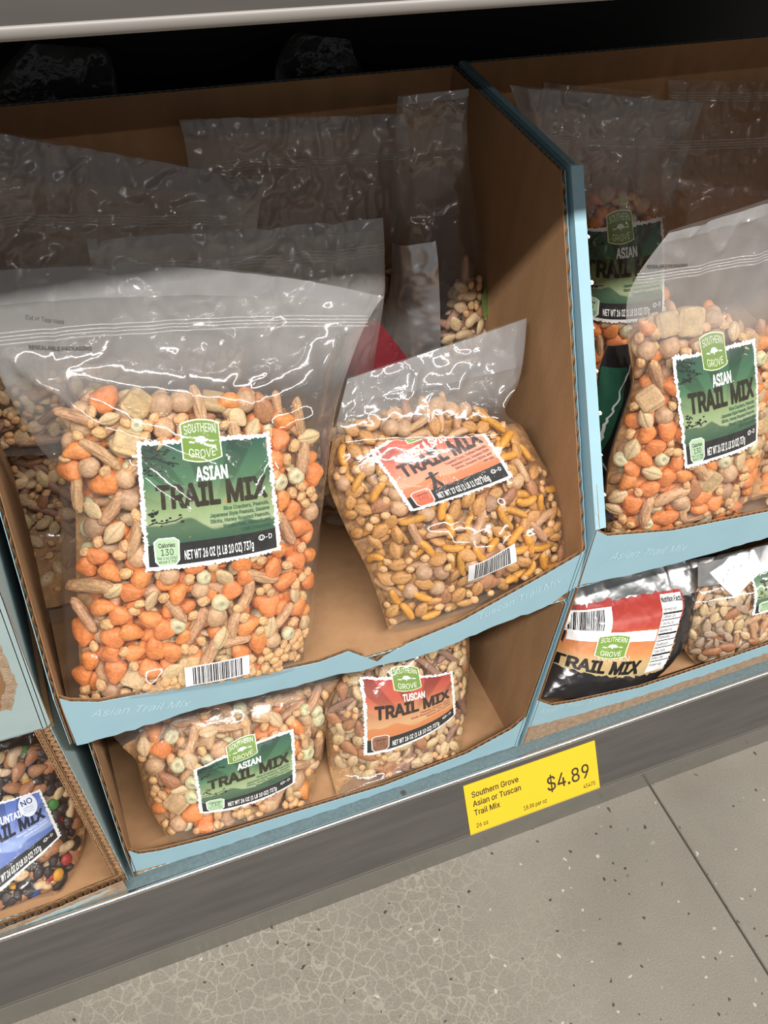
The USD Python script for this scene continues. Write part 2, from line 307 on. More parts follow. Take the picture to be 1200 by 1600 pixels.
obj('perforation_tabs', cat(tabs), PAPER, ur)
utop = [(0.4430, 0.503), (0.4586, 0.4899), (0.5374, 0.4698), (0.6094, 0.4622), (0.6599, 0.4568), (0.78, 0.455), (0.86, 0.47), (0.917, 0.503)]
ubot = [(0.4451, 0.4224), (0.5184, 0.4139), (0.598, 0.4114), (0.6815, 0.410), (0.8, 0.411), (0.917, 0.418)]
ff = board(ur, 'front_flap', (0, 0.0042, 0), EX, EZ, -EY, utop + torn(ubot, 0.0005, 0.009, 6)[::-1])
slab_letter(ff, 'Asian Trail Mix', 0.4695, 0.4520, 0.0100, -0.22, 0.098)

# lower middle tray
lm = tray('lower middle open blue cardboard tray holding a green-label and an orange-label pouch')
board(lm, 'tray_floor', (0, 0, 0.1205), EX, EY, -EZ, [(-0.022, 0.002), (0.436, 0.002), (0.436, 0.376), (-0.022, 0.376)])
board(lm, 'side_wall', (-0.0190, 0, 0.116), EY, (-0.035, 0, 1.0), (-1, 0, 0), torn([(0, 0.064), (0.05, 0.28)], 0.0006, 0.008, 8)[::-1] + [(0, 0), (0.378, 0), (0.378, 0.28)], outer=TEAL)
board(lm, 'side_wall', (0.4330, 0, 0.116), EY, EZ, EX, torn([(0, 0.064), (0.0, 0.281)], 0.0005, 0.008, 9)[::-1] + [(0, 0), (0.378, 0), (0.378, 0.281)])
board(lm, 'back_wall', (0, 0.376, 0.116), EX, EZ, EY, [(-0.022, 0), (0.436, 0), (0.436, 0.28), (-0.022, 0.28)])
ltop = [(-0.0210, 0.180), (-0.012, 0.165), (0.0084, 0.1567), (0.062, 0.1465), (0.1549, 0.1405), (0.2621, 0.1318), (0.3663, 0.1415), (0.4209, 0.1651), (0.4360, 0.1845)]
lbot = [(-0.0224, 0.1305), (0.02, 0.122), (0.0739, 0.1180), (0.17, 0.1175), (0.264, 0.1175), (0.3453, 0.1180), (0.3949, 0.1211), (0.4379, 0.1175)]
board(lm, 'front_flap', (0, 0.0042, 0), EX, EZ, -EY, ltop + torn(lbot, 0.0008, 0.008, 10)[::-1])

# lower right tray, its printed layer torn away along the foot
lr = tray('lower right blue cardboard tray with torn front showing brown board along its foot')
board(lr, 'tray_floor', (0, 0, 0.1205), EX, EY, -EZ, [(0.445, 0.002), (0.915, 0.002), (0.915, 0.376), (0.445, 0.376)])
board(lr, 'side_wall', (0.4470, 0, 0.116), EY, EZ, -EX, [(0, 0), (0.378, 0), (0.378, 0.30), (0.002, 0.30), (0.0, 0.10)])
board(lr, 'side_wall', (0.913, 0, 0.116), EY, EZ, EX, [(0, 0), (0.378, 0), (0.378, 0.30), (0.002, 0.30), (0.0, 0.10)])
board(lr, 'back_wall', (0, 0.376, 0.116), EX, EZ, EY, [(0.445, 0), (0.917, 0), (0.917, 0.30), (0.445, 0.30)])
rtop = [(0.4357 + 0.008, 0.2153), (0.47, 0.190), (0.5034, 0.1806), (0.5994, 0.1617), (0.6954, 0.1608), (0.7958, 0.1616), (0.917, 0.19)]
rbot = [(0.4440, 0.1569), (0.5119, 0.1475), (0.6066, 0.1392), (0.7044, 0.1376), (0.8058, 0.1397), (0.917, 0.142)]
ff = board(lr, 'front_flap', (0, 0.0042, 0), EX, EZ, -EY, rtop + [(0.917, 0.117), (0.444, 0.117)], outer_poly=rtop + torn(rbot, 0.0010, 0.006, 11)[::-1], label='blue front flap with torn lower edge')
slab_letter(ff, 'Asian Trail Mix', 0.450, 0.1840, 0.0085, -0.24, 0.095)
obj('bare_board', box(0.444, 0.917, 0.0004, 0.0012, 0.117, 0.160), TORN, lr, label='brown board bared where the print tore off')

# upper left tray
ul = tray('upper left pale teal cardboard tray with torn hole in its front, cut by picture edge')
board(ul, 'tray_floor', (0, 0, 0.440), EX, EY, -EZ, [(-0.50, 0.002), (-0.056, 0.002), (-0.056, 0.376), (-0.50, 0.376)])
board(ul, 'side_wall', (-0.0585, 0, 0.440), EY, EZ, EX, [(0, 0), (0.378, 0), (0.378, 0.33), (0.16, 0.33), (0, 0.26)], outer=TEAL)
board(ul, 'side_wall', (-0.50, 0, 0.440), EY, EZ, -EX, [(0, 0), (0.378, 0), (0.378, 0.33), (0.16, 0.33), (0, 0.06)], outer=TEAL)
board(ul, 'back_wall', (0, 0.376, 0.440), EX, EZ, EY, [(-0.50, 0), (-0.056, 0), (-0.056, 0.33), (-0.50, 0.33)], outer=TEAL)
hole = torn([(-0.068, 0.70), (-0.066, 0.5633), (-0.0655, 0.540), (-0.0643, 0.506), (-0.0755, 0.4758), (-0.0835, 0.480), (-0.12, 0.487), (-0.2, 0.48), (-0.502, 0.49)], 0.0012, 0.004, 14)
board(ul, 'front_flap', (0, 0.0042, 0), EX, EZ, -EY, [(-0.502, 0.440), (-0.0540, 0.4402), (-0.0515, 0.4442), (-0.0535, 0.53), (-0.0545, 0.62), (-0.0545, 0.70)] + hole, outer=TEAL, label='pale teal front with a ragged torn hole')
sc_ = torn([(-0.079, 0.476), (-0.0675, 0.506), (-0.068, 0.54), (-0.070, 0.565)], 0.0016, 0.003, 15)
obj('torn_edge', (lambda m: (np.c_[m.vertices[:, 0], 0.0015 - m.vertices[:, 2], m.vertices[:, 1]], m.faces))(trimesh.creation.extrude_polygon(LineString(sc_).buffer(0.0045, cap_style=2).simplify(0.0003), 0.0014, engine='earcut')), TORN, ul, label='frayed paper edge of the torn hole')

# lower left tray, double board side with open flutes
ll = tray('lower left brown cardboard tray with open corrugated edges and a blue-label pouch inside')
board(ll, 'tray_floor', (0, 0, 0.1205), EX, EY, -EZ, [(-0.50, 0.002), (-0.034, 0.002), (-0.034, 0.376), (-0.50, 0.376)])
sl = torn([(0, 0.004), (0.001, 0.325)], 0.0010, 0.005, 16)
ledge = np.array([-0.0735, 0, 1.0])
board(ll, 'side_wall', (-0.0375, 0, 0.116), EY, ledge, -EX, sl[::-1] + [(0, 0), (0.376, 0), (0.376, 0.325)], outer=CARD, flute_along='u', period=0.006)
board(ll, 'side_wall', (-0.0370, 0, 0.116), EY, ledge, EX, torn([(0.002, 0.004), (0.003, 0.315)], 0.0012, 0.004, 17)[::-1] + [(0, 0), (0.376, 0), (0.376, 0.315)], outer=TEAL, T=0.0075, flute_along='u', period=0.0092, label='outer board with pale teal face and open flutes')
board(ll, 'side_wall', (-0.50, 0, 0.116), EY, EZ, -EX, [(0, 0), (0.376, 0), (0.376, 0.32), (0, 0.32)], outer=TEAL)
board(ll, 'back_wall', (0, 0.376, 0.116), EX, EZ, EY, [(-0.50, 0), (-0.036, 0), (-0.058, 0.32), (-0.50, 0.32)], outer=TEAL)
fl_top = torn([(-0.50, 0.118), (-0.1576, 0.1235), (-0.0932, 0.1300), (-0.034, 0.1400)], 0.0008, 0.005, 18)
board(ll, 'front_flap', (0, -0.002, 0), EX, EZ, -EY, [(-0.50, 0.1165)] + fl_top + [(-0.032, 0.1165)], outer=TORN, T=0.008, period=0.0085, label='torn brown front edge with open flutes')
scr = [(-0.135, 0.1170), (-0.085, 0.1175), (-0.078, 0.1205), (-0.058, 0.1240), (-0.046, 0.1290), (-0.055, 0.1300), (-0.080, 0.1255), (-0.11, 0.1220)]
obj('paper_scrap', (lambda m: (np.c_[m.vertices[:, 0], -0.0102 - m.vertices[:, 2], m.vertices[:, 1]], m.faces))(trimesh.creation.extrude_polygon(Polygon(torn(scr + scr[:1], 0.0005, 0.004, 19)).buffer(0), 0.0005, engine='earcut')), TEAL, ll, label='scrap of pale blue paper left on the torn front')
# board that the upper left tray stands on
obj('cover_board', bevel_box(-0.50, -0.050, 0.006, 0.376, 0.428, 0.4385, 0.001), CARD, ll)

# ------------------------------------------------------------------ snack kinds
def ico(s): m = trimesh.creation.icosphere(subdivisions=s); return np.array(m.vertices), np.array(m.faces)
def lumps(v, amp, freq, seed): return v * (1 + amp * (2 * meshkit.fbm(v * freq + 31.7 * seed, 3, seed) - 1))[:, None]
def shade(col, v, amp, freq, seed): return np.clip(np.asarray(col) * (1 + amp * (2 * meshkit.fbm(v * freq + 9.1 * seed, 3, seed + 50) - 1))[:, None], 0, 1)

def curve_rod(v, length, rad, bend, taper=0.5):
    """Sphere points stretched into a bent rod along x."""
    s = np.sign(v[:, 0]) * np.abs(v[:, 0]) ** 0.75
    k = np.sqrt(np.maximum(1 - np.abs(s) ** 4, 0)) / np.maximum(np.sqrt(np.maximum(1 - v[:, 0] ** 2, 1e-9)), 1e-3)
    y, z = v[:, 1] * k * rad, v[:, 2] * k * rad
    a = s * bend; r = length / max(bend, 1e-3)
    return np.c_[(r + y) * np.sin(a), (r + y) * np.cos(a) - r, z]

def make_kind(kind, sub, var):
    v, f = ico(sub); sd = var * 13 + (sum(map(ord, kind)) * 71) % 997; r = np.random.default_rng(sd); q = v.copy()
    j = lambda c, a=0.1: np.clip(np.asarray(c) * (1 + r.normal(0, a * 0.6)) * (1 + r.normal(0, a * 0.25, 3)), 0.005, 0.95)
    if kind == 'orange_rice_cracker':
        p = np.sign(v) * np.abs(v) ** r.uniform(0.75, 0.95); p = p * [0.0086, 0.0064 + r.normal(0, 0.0006), 0.0050]; p[:, 1] *= 1 - 0.35 * p[:, 0] / 0.0086; p[:, 1] += -18 * p[:, 0] ** 2 * r.uniform(0.2, 1)
        p = lumps(p / 0.008, 0.16, 1.6, sd) * 0.008; c = shade(j((0.98, 0.29, 0.075)), v, 0.35, 2.0, sd)
    elif kind in ('roasted_peanut', 'honey_peanut'):
        p = v * [0.0088, 0.0058, 0.0042]; p[:, 1] *= 1 + 0.12 * np.cos(v[:, 0] * 3.3) - 0.1; p[:, 2] = np.where(v[:, 2] < 0, p[:, 2] * 0.5, p[:, 2]); c = shade(j((0.82, 0.58, 0.32) if kind[0] == 'r' else (0.70, 0.345, 0.10), 0.05), v, 0.25, 2.5, sd)
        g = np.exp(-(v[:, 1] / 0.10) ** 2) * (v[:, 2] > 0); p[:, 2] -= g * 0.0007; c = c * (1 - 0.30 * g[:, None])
    elif kind == 'sesame_stick':
        p = curve_rod(v, 0.0150 + r.uniform(-0.004, 0.003), 0.0040, r.uniform(0.05, 0.4)); p += (v * (0.0011 * (meshkit.fbm(v * 5 + sd, 3, sd) - 0.5))[:, None]) * 2; c = shade(j((0.66, 0.37, 0.19)), v, 0.6, 7, sd)
    elif kind == 'long_sesame_stick':
        p = curve_rod(v, 0.0235 + r.uniform(-0.006, 0.004), 0.0040, r.uniform(0.02, 0.25)); p += (v * (0.0011 * (meshkit.fbm(v * 5 + sd, 3, sd) - 0.5))[:, None]) * 2; c = shade(j((0.43, 0.235, 0.155)), v, 0.6, 7, sd)
    elif kind == 'coated_peanut':
        p = lumps(v, 0.09, 1.3, sd) * [0.0080, 0.0073, 0.0070]; c = shade(j((0.70, 0.42, 0.235)), v, 0.35, 3, sd)
    elif kind == 'square_cracker':
        p = np.sign(v) * np.abs(v) ** 0.45; p = p * [0.0092, 0.0092, 0.0036]; p = lumps(p / 0.01, 0.05, 2, sd) * 0.01; p[:, 2] += 0.0006 * np.sin(p[:, 0] * 1400); c = shade(j((0.72, 0.48, 0.235)), v, 0.3, 4, sd)
    elif kind == 'green_pea':
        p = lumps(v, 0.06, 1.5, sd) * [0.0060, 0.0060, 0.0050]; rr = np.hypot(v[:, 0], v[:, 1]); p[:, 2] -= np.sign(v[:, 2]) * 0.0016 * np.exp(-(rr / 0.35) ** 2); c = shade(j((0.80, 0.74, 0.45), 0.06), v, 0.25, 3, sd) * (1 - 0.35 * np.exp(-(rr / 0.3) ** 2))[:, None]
    elif kind == 'almond':
        p = v * [0.0112, 0.0064, 0.0044]; p[:, 1] *= 1 - 0.4 * v[:, 0]; c = shade(j((0.48, 0.21, 0.09)), v * [0.4, 3, 3], 0.5, 3, sd)
    elif kind == 'yellow_corn_stick':
        p = curve_rod(v, 0.0135 + r.uniform(-0.003, 0.004), 0.0036, r.uniform(0.3, 1.1)); p = p + v * (0.0006 * (meshkit.fbm(v * 4 + sd, 2, sd) - 0.5))[:, None]; c = shade(j((0.88, 0.40, 0.05)), v, 0.35, 4, sd)
    elif kind == 'cashew':
        p = curve_rod(v, 0.0110, 0.0048, 1.15); p[:, 2] *= 0.85; c = shade(j((0.76, 0.54, 0.31), 0.06), v, 0.25, 3, sd)
    elif kind == 'crumb':
        p = lumps(v, 0.3, 1.5, sd) * [0.0042, 0.0034, 0.0028]; c = shade(j((0.86, 0.50, 0.22)), v, 0.4, 3, sd)
    elif kind == 'pumpkin_seed':
        p = v * [0.0075, 0.0042, 0.0022]; p[:, 1] *= 1 - 0.35 * v[:, 0]; c = shade(j((0.52, 0.36, 0.24)), v, 0.4, 4, sd)
    elif kind == 'raisin':
        p = lumps(v, 0.35, 2.6, sd) * [0.0072, 0.0052, 0.0045]; c = shade(j((0.035, 0.018, 0.015)), v, 0.4, 4, sd)
    elif kind == 'candy':
        p = v * [0.0068, 0.0068, 0.0042]; pal = [(0.08, 0.28, 0.05), (0.02, 0.12, 0.45), (0.45, 0.03, 0.03), (0.75, 0.35, 0.02), (0.10, 0.045, 0.02)]; c = np.tile(pal[var % 5], (len(v), 1))
    return p, f, c
VAR = 5
KIND_WORD = {'honey_peanut': 'golden honey peanut', 'long_sesame_stick': 'long brown sesame stick', 'orange_rice_cracker': 'orange rice cracker', 'roasted_peanut': 'pale roasted peanut', 'sesame_stick': 'brown sesame stick', 'coated_peanut': 'round tan coated peanut', 'square_cracker': 'tan square cracker',
             'green_pea': 'pale green dried pea', 'almond': 'dark brown almond', 'yellow_corn_stick': 'yellow orange corn stick', 'cashew': 'curved cream cashew', 'crumb': 'small snack crumb', 'pumpkin_seed': 'flat brown seed', 'raisin': 'dark raisin', 'candy': 'coloured coated candy'}
KIND_CAT = {'honey_peanut': 'peanut', 'long_sesame_stick': 'sesame stick', 'orange_rice_cracker': 'rice cracker', 'roasted_peanut': 'peanut', 'sesame_stick': 'sesame stick', 'coated_peanut': 'coated peanut', 'square_cracker': 'cracker', 'green_pea': 'dried pea', 'almond': 'almond', 'yellow_corn_stick': 'corn stick', 'cashew': 'cashew', 'crumb': 'crumb', 'pumpkin_seed': 'seed', 'raisin': 'raisin', 'candy': 'candy'}
SHAPES, CLASSES, TOTAL = {}, {}, {}
def kind_shape(kind, sub, var):
    k = (kind, sub, var)
    if k not in SHAPES: SHAPES[k] = make_kind(kind, sub, var)
    return SHAPES[k]
holder = stage.CreateClassPrim('/World/snack_kinds')
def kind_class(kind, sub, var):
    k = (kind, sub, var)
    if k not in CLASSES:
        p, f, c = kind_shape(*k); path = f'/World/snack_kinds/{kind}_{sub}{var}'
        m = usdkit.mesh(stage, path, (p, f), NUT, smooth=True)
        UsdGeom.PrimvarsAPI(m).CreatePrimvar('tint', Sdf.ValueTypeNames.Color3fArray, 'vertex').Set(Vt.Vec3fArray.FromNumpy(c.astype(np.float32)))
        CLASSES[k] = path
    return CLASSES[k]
def place_snack(kind, sub, var, M, label, group):
    path = path_for(kind, None); p = stage.DefinePrim(path)
    p.GetReferences().AddInternalReference(kind_class(kind, sub, var))
    UsdGeom.Xformable(p).AddTransformOp().Set(Gf.Matrix4d(*np.asarray(M, float).T.ravel()))
    UsdShade.MaterialBindingAPI.Apply(p).Bind(NUT)
    tag(p, label, KIND_CAT[kind], group)
SIZE = {'honey_peanut': 0.0072, 'long_sesame_stick': 0.0100, 'orange_rice_cracker': 0.0076, 'roasted_peanut': 0.0072, 'sesame_stick': 0.0085, 'coated_peanut': 0.0076, 'square_cracker': 0.0095, 'green_pea': 0.0058, 'almond': 0.0085, 'yellow_corn_stick': 0.0085, 'cashew': 0.0080, 'crumb': 0.0036, 'pumpkin_seed': 0.0060, 'raisin': 0.0058, 'candy': 0.0066}
HALF = {'honey_peanut': 0.0046, 'long_sesame_stick': 0.0041, 'orange_rice_cracker': 0.0050, 'roasted_peanut': 0.0042, 'sesame_stick': 0.0041, 'coated_peanut': 0.0071, 'square_cracker': 0.0042, 'green_pea': 0.0050, 'almond': 0.0044, 'yellow_corn_stick': 0.0037, 'cashew': 0.0045, 'crumb': 0.0030, 'pumpkin_seed': 0.0024, 'raisin': 0.0046, 'candy': 0.0043}
MIX = {'asian': {'orange_rice_cracker': 0.54, 'roasted_peanut': 0.13, 'sesame_stick': 0.13, 'coated_peanut': 0.07, 'square_cracker': 0.03, 'green_pea': 0.04, 'almond': 0.02, 'crumb': 0.10},
       'asian_top': {'orange_rice_cracker': 0.20, 'roasted_peanut': 0.07, 'sesame_stick': 0.28, 'coated_peanut': 0.25, 'square_cracker': 0.07, 'green_pea': 0.03, 'almond': 0.02, 'crumb': 0.08},
       'asian_tan': {'orange_rice_cracker': 0.12, 'roasted_peanut': 0.16, 'sesame_stick': 0.24, 'coated_peanut': 0.16, 'square_cracker': 0.15, 'green_pea': 0.05, 'almond': 0.01, 'crumb': 0.09},
       'spicy': {'yellow_corn_stick': 0.30, 'honey_peanut': 0.36, 'coated_peanut': 0.09, 'almond': 0.10, 'sesame_stick': 0.08, 'crumb': 0.07},
       'tuscan': {'roasted_peanut': 0.40, 'long_sesame_stick': 0.30, 'almond': 0.10, 'cashew': 0.10, 'crumb': 0.10},
       'seeds': {'roasted_peanut': 0.34, 'pumpkin_seed': 0.36, 'sesame_stick': 0.20, 'almond': 0.06, 'orange_rice_cracker': 0.04},
       'fruit': {'raisin': 0.42, 'cashew': 0.13, 'roasted_peanut': 0.06, 'candy': 0.11, 'almond': 0.28}}

# ------------------------------------------------------------------ pouches
BAGS = {
    'B1': dict(P=(0.08,0.035,0.44), lean=20, yaw=0, rows=((-0.0949,-0.0224,0.0895,-0.0306,0.038,0.03,0.0051),(-0.1143,-0.0069,0.099,-0.0135,0.042,0.035,0),(-0.1017,0.0726,0.1093,0.0416,0.042,0.036,0),(-0.0821,0.183,0.1277,0.1377,0.034,0.03,0),(-0.0911,0.2154,0.1411,0.1928,0.024,0.02,0),(-0.1014,0.2572,0.157,0.2309,0.012,0.01,0),(-0.1059,0.2955,0.1742,0.2623,0.004,0.003,0),(-0.0982,0.3405,0.1889,0.2786,0.001,0.001,0)), label=((-0.0207,0.2062),(0.0756,0.1926),(0.0713,0.0971),(-0.0335,0.1088)), fill=((-0.0811,0.1922),(-0.0647,0.2284),(-0.0462,0.2439),(0.0199,0.2303),(0.0868,0.2191),(0.1147,0.1894),(0.1169,0.1556)), barcode=((-0.0211,0.0132),(0.0334,0.0073),(0.0315,-0.0122),(-0.023,-0.0059)), creases=((-0.0642,0.265),(0.024,0.2351),(0.0712,0.2194),(0.1132,0.2268),(0.1407,0.2528)), c2=((-0.0795,0.2674),(-0.0482,0.23),(-0.0246,0.1838),(0.0041,0.1524)), c3=((-0.0825,0.2726),(-0.0586,0.2444),(-0.0277,0.2181),(0.0288,0.1846),(0.0593,0.147),(0.074,0.1604)), c4=((0.0766,0.1597),(0.0863,0.1987),(0.1177,0.2),(0.1325,0.2469)), text1=((-0.0777,0.3053),(-0.0534,0.2985)), text2=((-0.0801,0.2852),(-0.0391,0.2778))),
    'B2': dict(P=(0.33,0.035,0.44), lean=32, yaw=0, rows=((-0.0792,-0.0325,0.1386,-0.0135,0.02,0.02,0.0011),(-0.0897,0.0277,0.12,0.0495,0.036,0.03,0),(-0.1047,0.0746,0.0938,0.1003,0.036,0.03,0),(-0.114,0.1185,0.0797,0.1299,0.03,0.025,0),(-0.1055,0.1532,0.0648,0.1482,0.018,0.015,0),(-0.0945,0.1777,0.0825,0.1749,0.008,0.006,0),(-0.0825,0.2052,0.0955,0.2285,0.001,0.001,0)), label=((-0.0754,0.142),(0.0153,0.1689),(0.0477,0.0947),(-0.051,0.0863)), fill=((-0.1229,0.1271),(-0.1116,0.1553),(-0.0659,0.1708),(-0.0058,0.173),(0.0421,0.155),(0.0628,0.1381)), fold=((-0.111,0.1548),(-0.0561,0.1517),(-0.0086,0.1436),(0.0441,0.1351)), barcode=((-0.0103,0.027),(0.0421,0.033),(0.0453,0.0127),(-0.0076,0.007))),
    'B3': dict(P=(0.08,0.13,0.43), lean=14, yaw=0, rows=((-0.0476,0.0835,0.1849,0.0505,0.03,0.03,0),(-0.0355,0.1811,0.2012,0.1564,0.03,0.03,0),(-0.0249,0.2675,0.2168,0.2505,0.015,0.015,0),(-0.0223,0.3075,0.2164,0.2905,0.004,0.004,0),(-0.0222,0.3205,0.2156,0.3055,0.001,0.001,0))),
    'B4': dict(P=(0.05,0.24,0.5), lean=10, yaw=0, rows=((-0.1545,0.0401,0.1298,0.0083,0.03,0.03,0),(-0.1277,0.1221,0.1433,0.0956,0.03,0.03,0),(-0.1002,0.1904,0.1534,0.1628,0.015,0.015,0),(-0.0808,0.2392,0.1601,0.2053,0.005,0.005,0),(-0.0587,0.3005,0.1689,0.2324,0.001,0.001,0))),
    'B5': dict(P=(0.25,0.32,0.5), lean=7, yaw=0, rows=((-0.0994,0.025,0.1414,0.0247,0.025,0.025,0),(-0.0915,0.1015,0.1376,0.0997,0.025,0.025,0),(-0.0848,0.177,0.1343,0.1679,0.015,0.015,0),(-0.0826,0.2206,0.1322,0.209,0.004,0.004,0),(-0.0864,0.2584,0.1252,0.2436,0.001,0.001,0))),
    'B6': dict(P=(0.36,0.255,0.5), lean=10, yaw=-14, rows=((-0.0094,0.004,0.0945,0.0347,0.025,0.03,0),(-0.0256,0.056,0.0891,0.0676,0.03,0.03,0),(-0.0214,0.1241,0.0679,0.1459,0.025,0.025,0),(-0.0252,0.1929,0.0494,0.2107,0.012,0.012,0),(-0.025,0.253,0.0398,0.2618,0.003,0.003,0),(-0.0244,0.2826,0.0386,0.2898,0.001,0.001,0)), fill=((0.0307,0.0384),(0.0232,0.0877),(0.0432,0.1141),(0.068,0.1203),(0.0844,0.0655)), badge=((0.0716,0.0774),(0.0832,0.091),(0.0747,0.118),(0.0662,0.1015))),
    'B7': dict(P=(0.27,0.215,0.43), lean=6, yaw=10, rows=((-0.049,0.0004,0.0549,-0.0233,0.02,0.02,0.0598),(-0.018,-0.0046,0.0992,-0.0183,0.025,0.02,0.0115),(0.0126,0.059,0.1038,0.0418,0.02,0.02,0),(0.0131,0.1055,0.1013,0.0912,0.02,0.02,0),(0.0171,0.1551,0.0949,0.1385,0.012,0.012,0),(0.0277,0.1863,0.0855,0.1803,0.002,0.002,0)), red=((0.005,0.1198),(0.0788,0.1173),(0.0438,0.1725),(0.0171,0.1757))),
    'B8': dict(P=(0,0.25,0.45), lean=12, yaw=0, rows=((-0.0681,-0.058,0.038,-0.0465,0.03,0.03,0.095),(-0.0579,-0.0057,0.0616,-0.0387,0.03,0.03,0.0043),(-0.0453,0.0605,0.0735,0.0321,0.02,0.02,0),(-0.0411,0.1258,0.09,0.0988,0.005,0.005,0))),
    'R1': dict(P=(0.56,0.035,0.46), lean=14, yaw=0, rows=((-0.074,-0.0159,0.0849,-0.0365,0.03,0.025,0.0015),(-0.0798,0.0641,0.1048,0.0239,0.036,0.03,0),(-0.0659,0.1481,0.1046,0.1064,0.03,0.026,0),(-0.0762,0.1903,0.1068,0.1761,0.02,0.018,0),(-0.083,0.2323,0.1123,0.2278,0.008,0.007,0),(-0.0502,0.2855,0.1087,0.3079,0.001,0.001,0)), label=((-0.0379,0.1773),(0.0475,0.1788),(0.0694,0.0748),(-0.0161,0.0707)), fill=((-0.0922,0.1712),(-0.0896,0.2087),(-0.0509,0.2075),(0.0153,0.2104),(0.0658,0.1773)), text2=((-0.0691,0.2593),(-0.0319,0.2565))),
    'R2': dict(P=(0.52,0.27,0.5), lean=8, yaw=0, rows=((0.0286,-0.0795,0.1359,-0.0879,0.025,0.025,0.087),(0.0697,-0.0291,0.189,-0.0354,0.03,0.03,0),(0.0403,0.1009,0.1651,0.0935,0.025,0.025,0),(-0.0023,0.175,0.1572,0.1623,0.012,0.012,0),(-0.0354,0.2315,0.1597,0.2073,0.004,0.004,0),(-0.0606,0.2807,0.1648,0.2459,0.001,0.001,0)), label=((0.0297,0.1336),(0.1304,0.1347),(0.1545,0.0228),(0.0468,0.0304)), fill=((0.0351,0.0555),(0.0123,0.1639),(0.0542,0.178),(0.1268,0.1489))),
    'R3': dict(P=(0.62,0.22,0.58), lean=25, yaw=8, rows=((0.0271,0.063,0.2382,0.0066,0.03,0.03,0),(0.0152,0.1098,0.2347,0.064,0.03,0.03,0),(0.0158,0.1314,0.2326,0.0986,0.015,0.02,0),(0.0642,0.1591,0.23,0.1421,0.002,0.002,0))),
    'R4': dict(P=(0.66,0.345,0.56), lean=8, yaw=0, rows=((0.064,0.0566,0.2985,0.0359,0.02,0.02,0),(0.0409,0.1302,0.2663,0.1156,0.012,0.012,0),(0.0281,0.1805,0.2479,0.161,0.001,0.001,0))),
    'R5': dict(P=(0.54,0.35,0.58), lean=8, yaw=0, rows=((0.0137,0.0562,0.1658,0.0449,0.02,0.02,0),(0.0017,0.1372,0.1481,0.117,0.01,0.01,0),(-0.003,0.1697,0.1323,0.148,0.001,0.001,0))),
    'R6': dict(P=(0.74,0.06,0.45), lean=14, yaw=10, rows=((-0.1283,0.0068,0.0332,-0.0348,0.03,0.03,0.0363),(-0.0594,0.0075,0.0892,-0.0238,0.03,0.03,0),(-0.0676,0.0574,0.0827,0.0285,0.02,0.02,0),(-0.0802,0.12,0.0677,0.103,0.002,0.002,0)), fill=((-0.138,0.0821),(-0.1142,0.095),(0.0083,0.0671))),
    'R7': dict(P=(0.47,0.09,0.46), lean=10, yaw=18, rows=((-0.02,0.0113,0.0803,-0.044,0.02,0.02,0.0477),(0.0377,0.0345,0.1414,-0.0155,0.025,0.02,0),(0.0325,0.1118,0.1275,0.0718,0.015,0.015,0),(0.0431,0.1491,0.1148,0.1285,0.002,0.002,0)), label=((0.026,0.1336),(0.0605,0.1243),(0.0383,0.0168),(0.0122,0.0646)), extra=((0.0653,0.1245),(0.05,0.1047),(0.0406,0.0663),(0.0372,0.0174))),
    'L1': dict(P=(0.07,0.05,0.14), lean=22, yaw=0, rows=((-0.0503,-0.0127,0.1082,-0.0288,0.03,0.03,0.026),(-0.0627,0.0317,0.1321,-0.0009,0.04,0.035,0),(-0.0622,0.0711,0.1452,0.0496,0.036,0.03,0),(-0.0738,0.1012,0.155,0.0862,0.02,0.02,0),(-0.0836,0.1338,0.1704,0.1114,0.004,0.004,0),(-0.0821,0.1889,0.1936,0.159,0.001,0.001,0)), label=((-0.0081,0.0668),(0.0991,0.0733),(0.0917,0.0104),(-0.011,0.0144)), fill=((-0.0595,0.104),(-0.03,0.1253),(0.0243,0.1377),(0.119,0.1287),(0.1418,0.1081))),
    'L2': dict(P=(0.27,0.05,0.13), lean=18, yaw=0, rows=((-0.0614,-0.0153,0.0887,-0.0207,0.03,0.03,0.0409),(-0.058,0.0016,0.1202,0.0117,0.038,0.03,0),(-0.0579,0.0699,0.1245,0.0982,0.034,0.03,0),(-0.0354,0.1172,0.1245,0.1307,0.02,0.02,0),(-0.0208,0.1654,0.1261,0.175,0.002,0.002,0)), label=((-0.0137,0.1191),(0.0889,0.1002),(0.0917,0.0384),(-0.0206,0.0245)), fill=((-0.0671,0.1014),(-0.0525,0.1491),(0.0068,0.1713),(0.105,0.1646))),
    'L3': dict(P=(0.5,0.05,0.16), lean=38, yaw=0, rows=((-0.0232,-0.013,0.1218,-0.0504,0.02,0.02,0.0044),(0.0027,0.0207,0.2001,-0.0061,0.038,0.03,0),(0.0245,0.0561,0.2248,0.044,0.036,0.03,0),(0.0439,0.0815,0.244,0.059,0.02,0.02,0),(0.0461,0.0958,0.2761,0.0717,0.01,0.008,0),(0.0595,0.1121,0.3093,0.0896,0.003,0.003,0)), label=((0.0145,0.0841),(0.1921,0.069),(0.1414,-0.0222),(-0.0129,0.0316)), barcode=((0.0198,0.0731),(0.0781,0.0691),(0.081,0.0396),(0.0238,0.0534))),
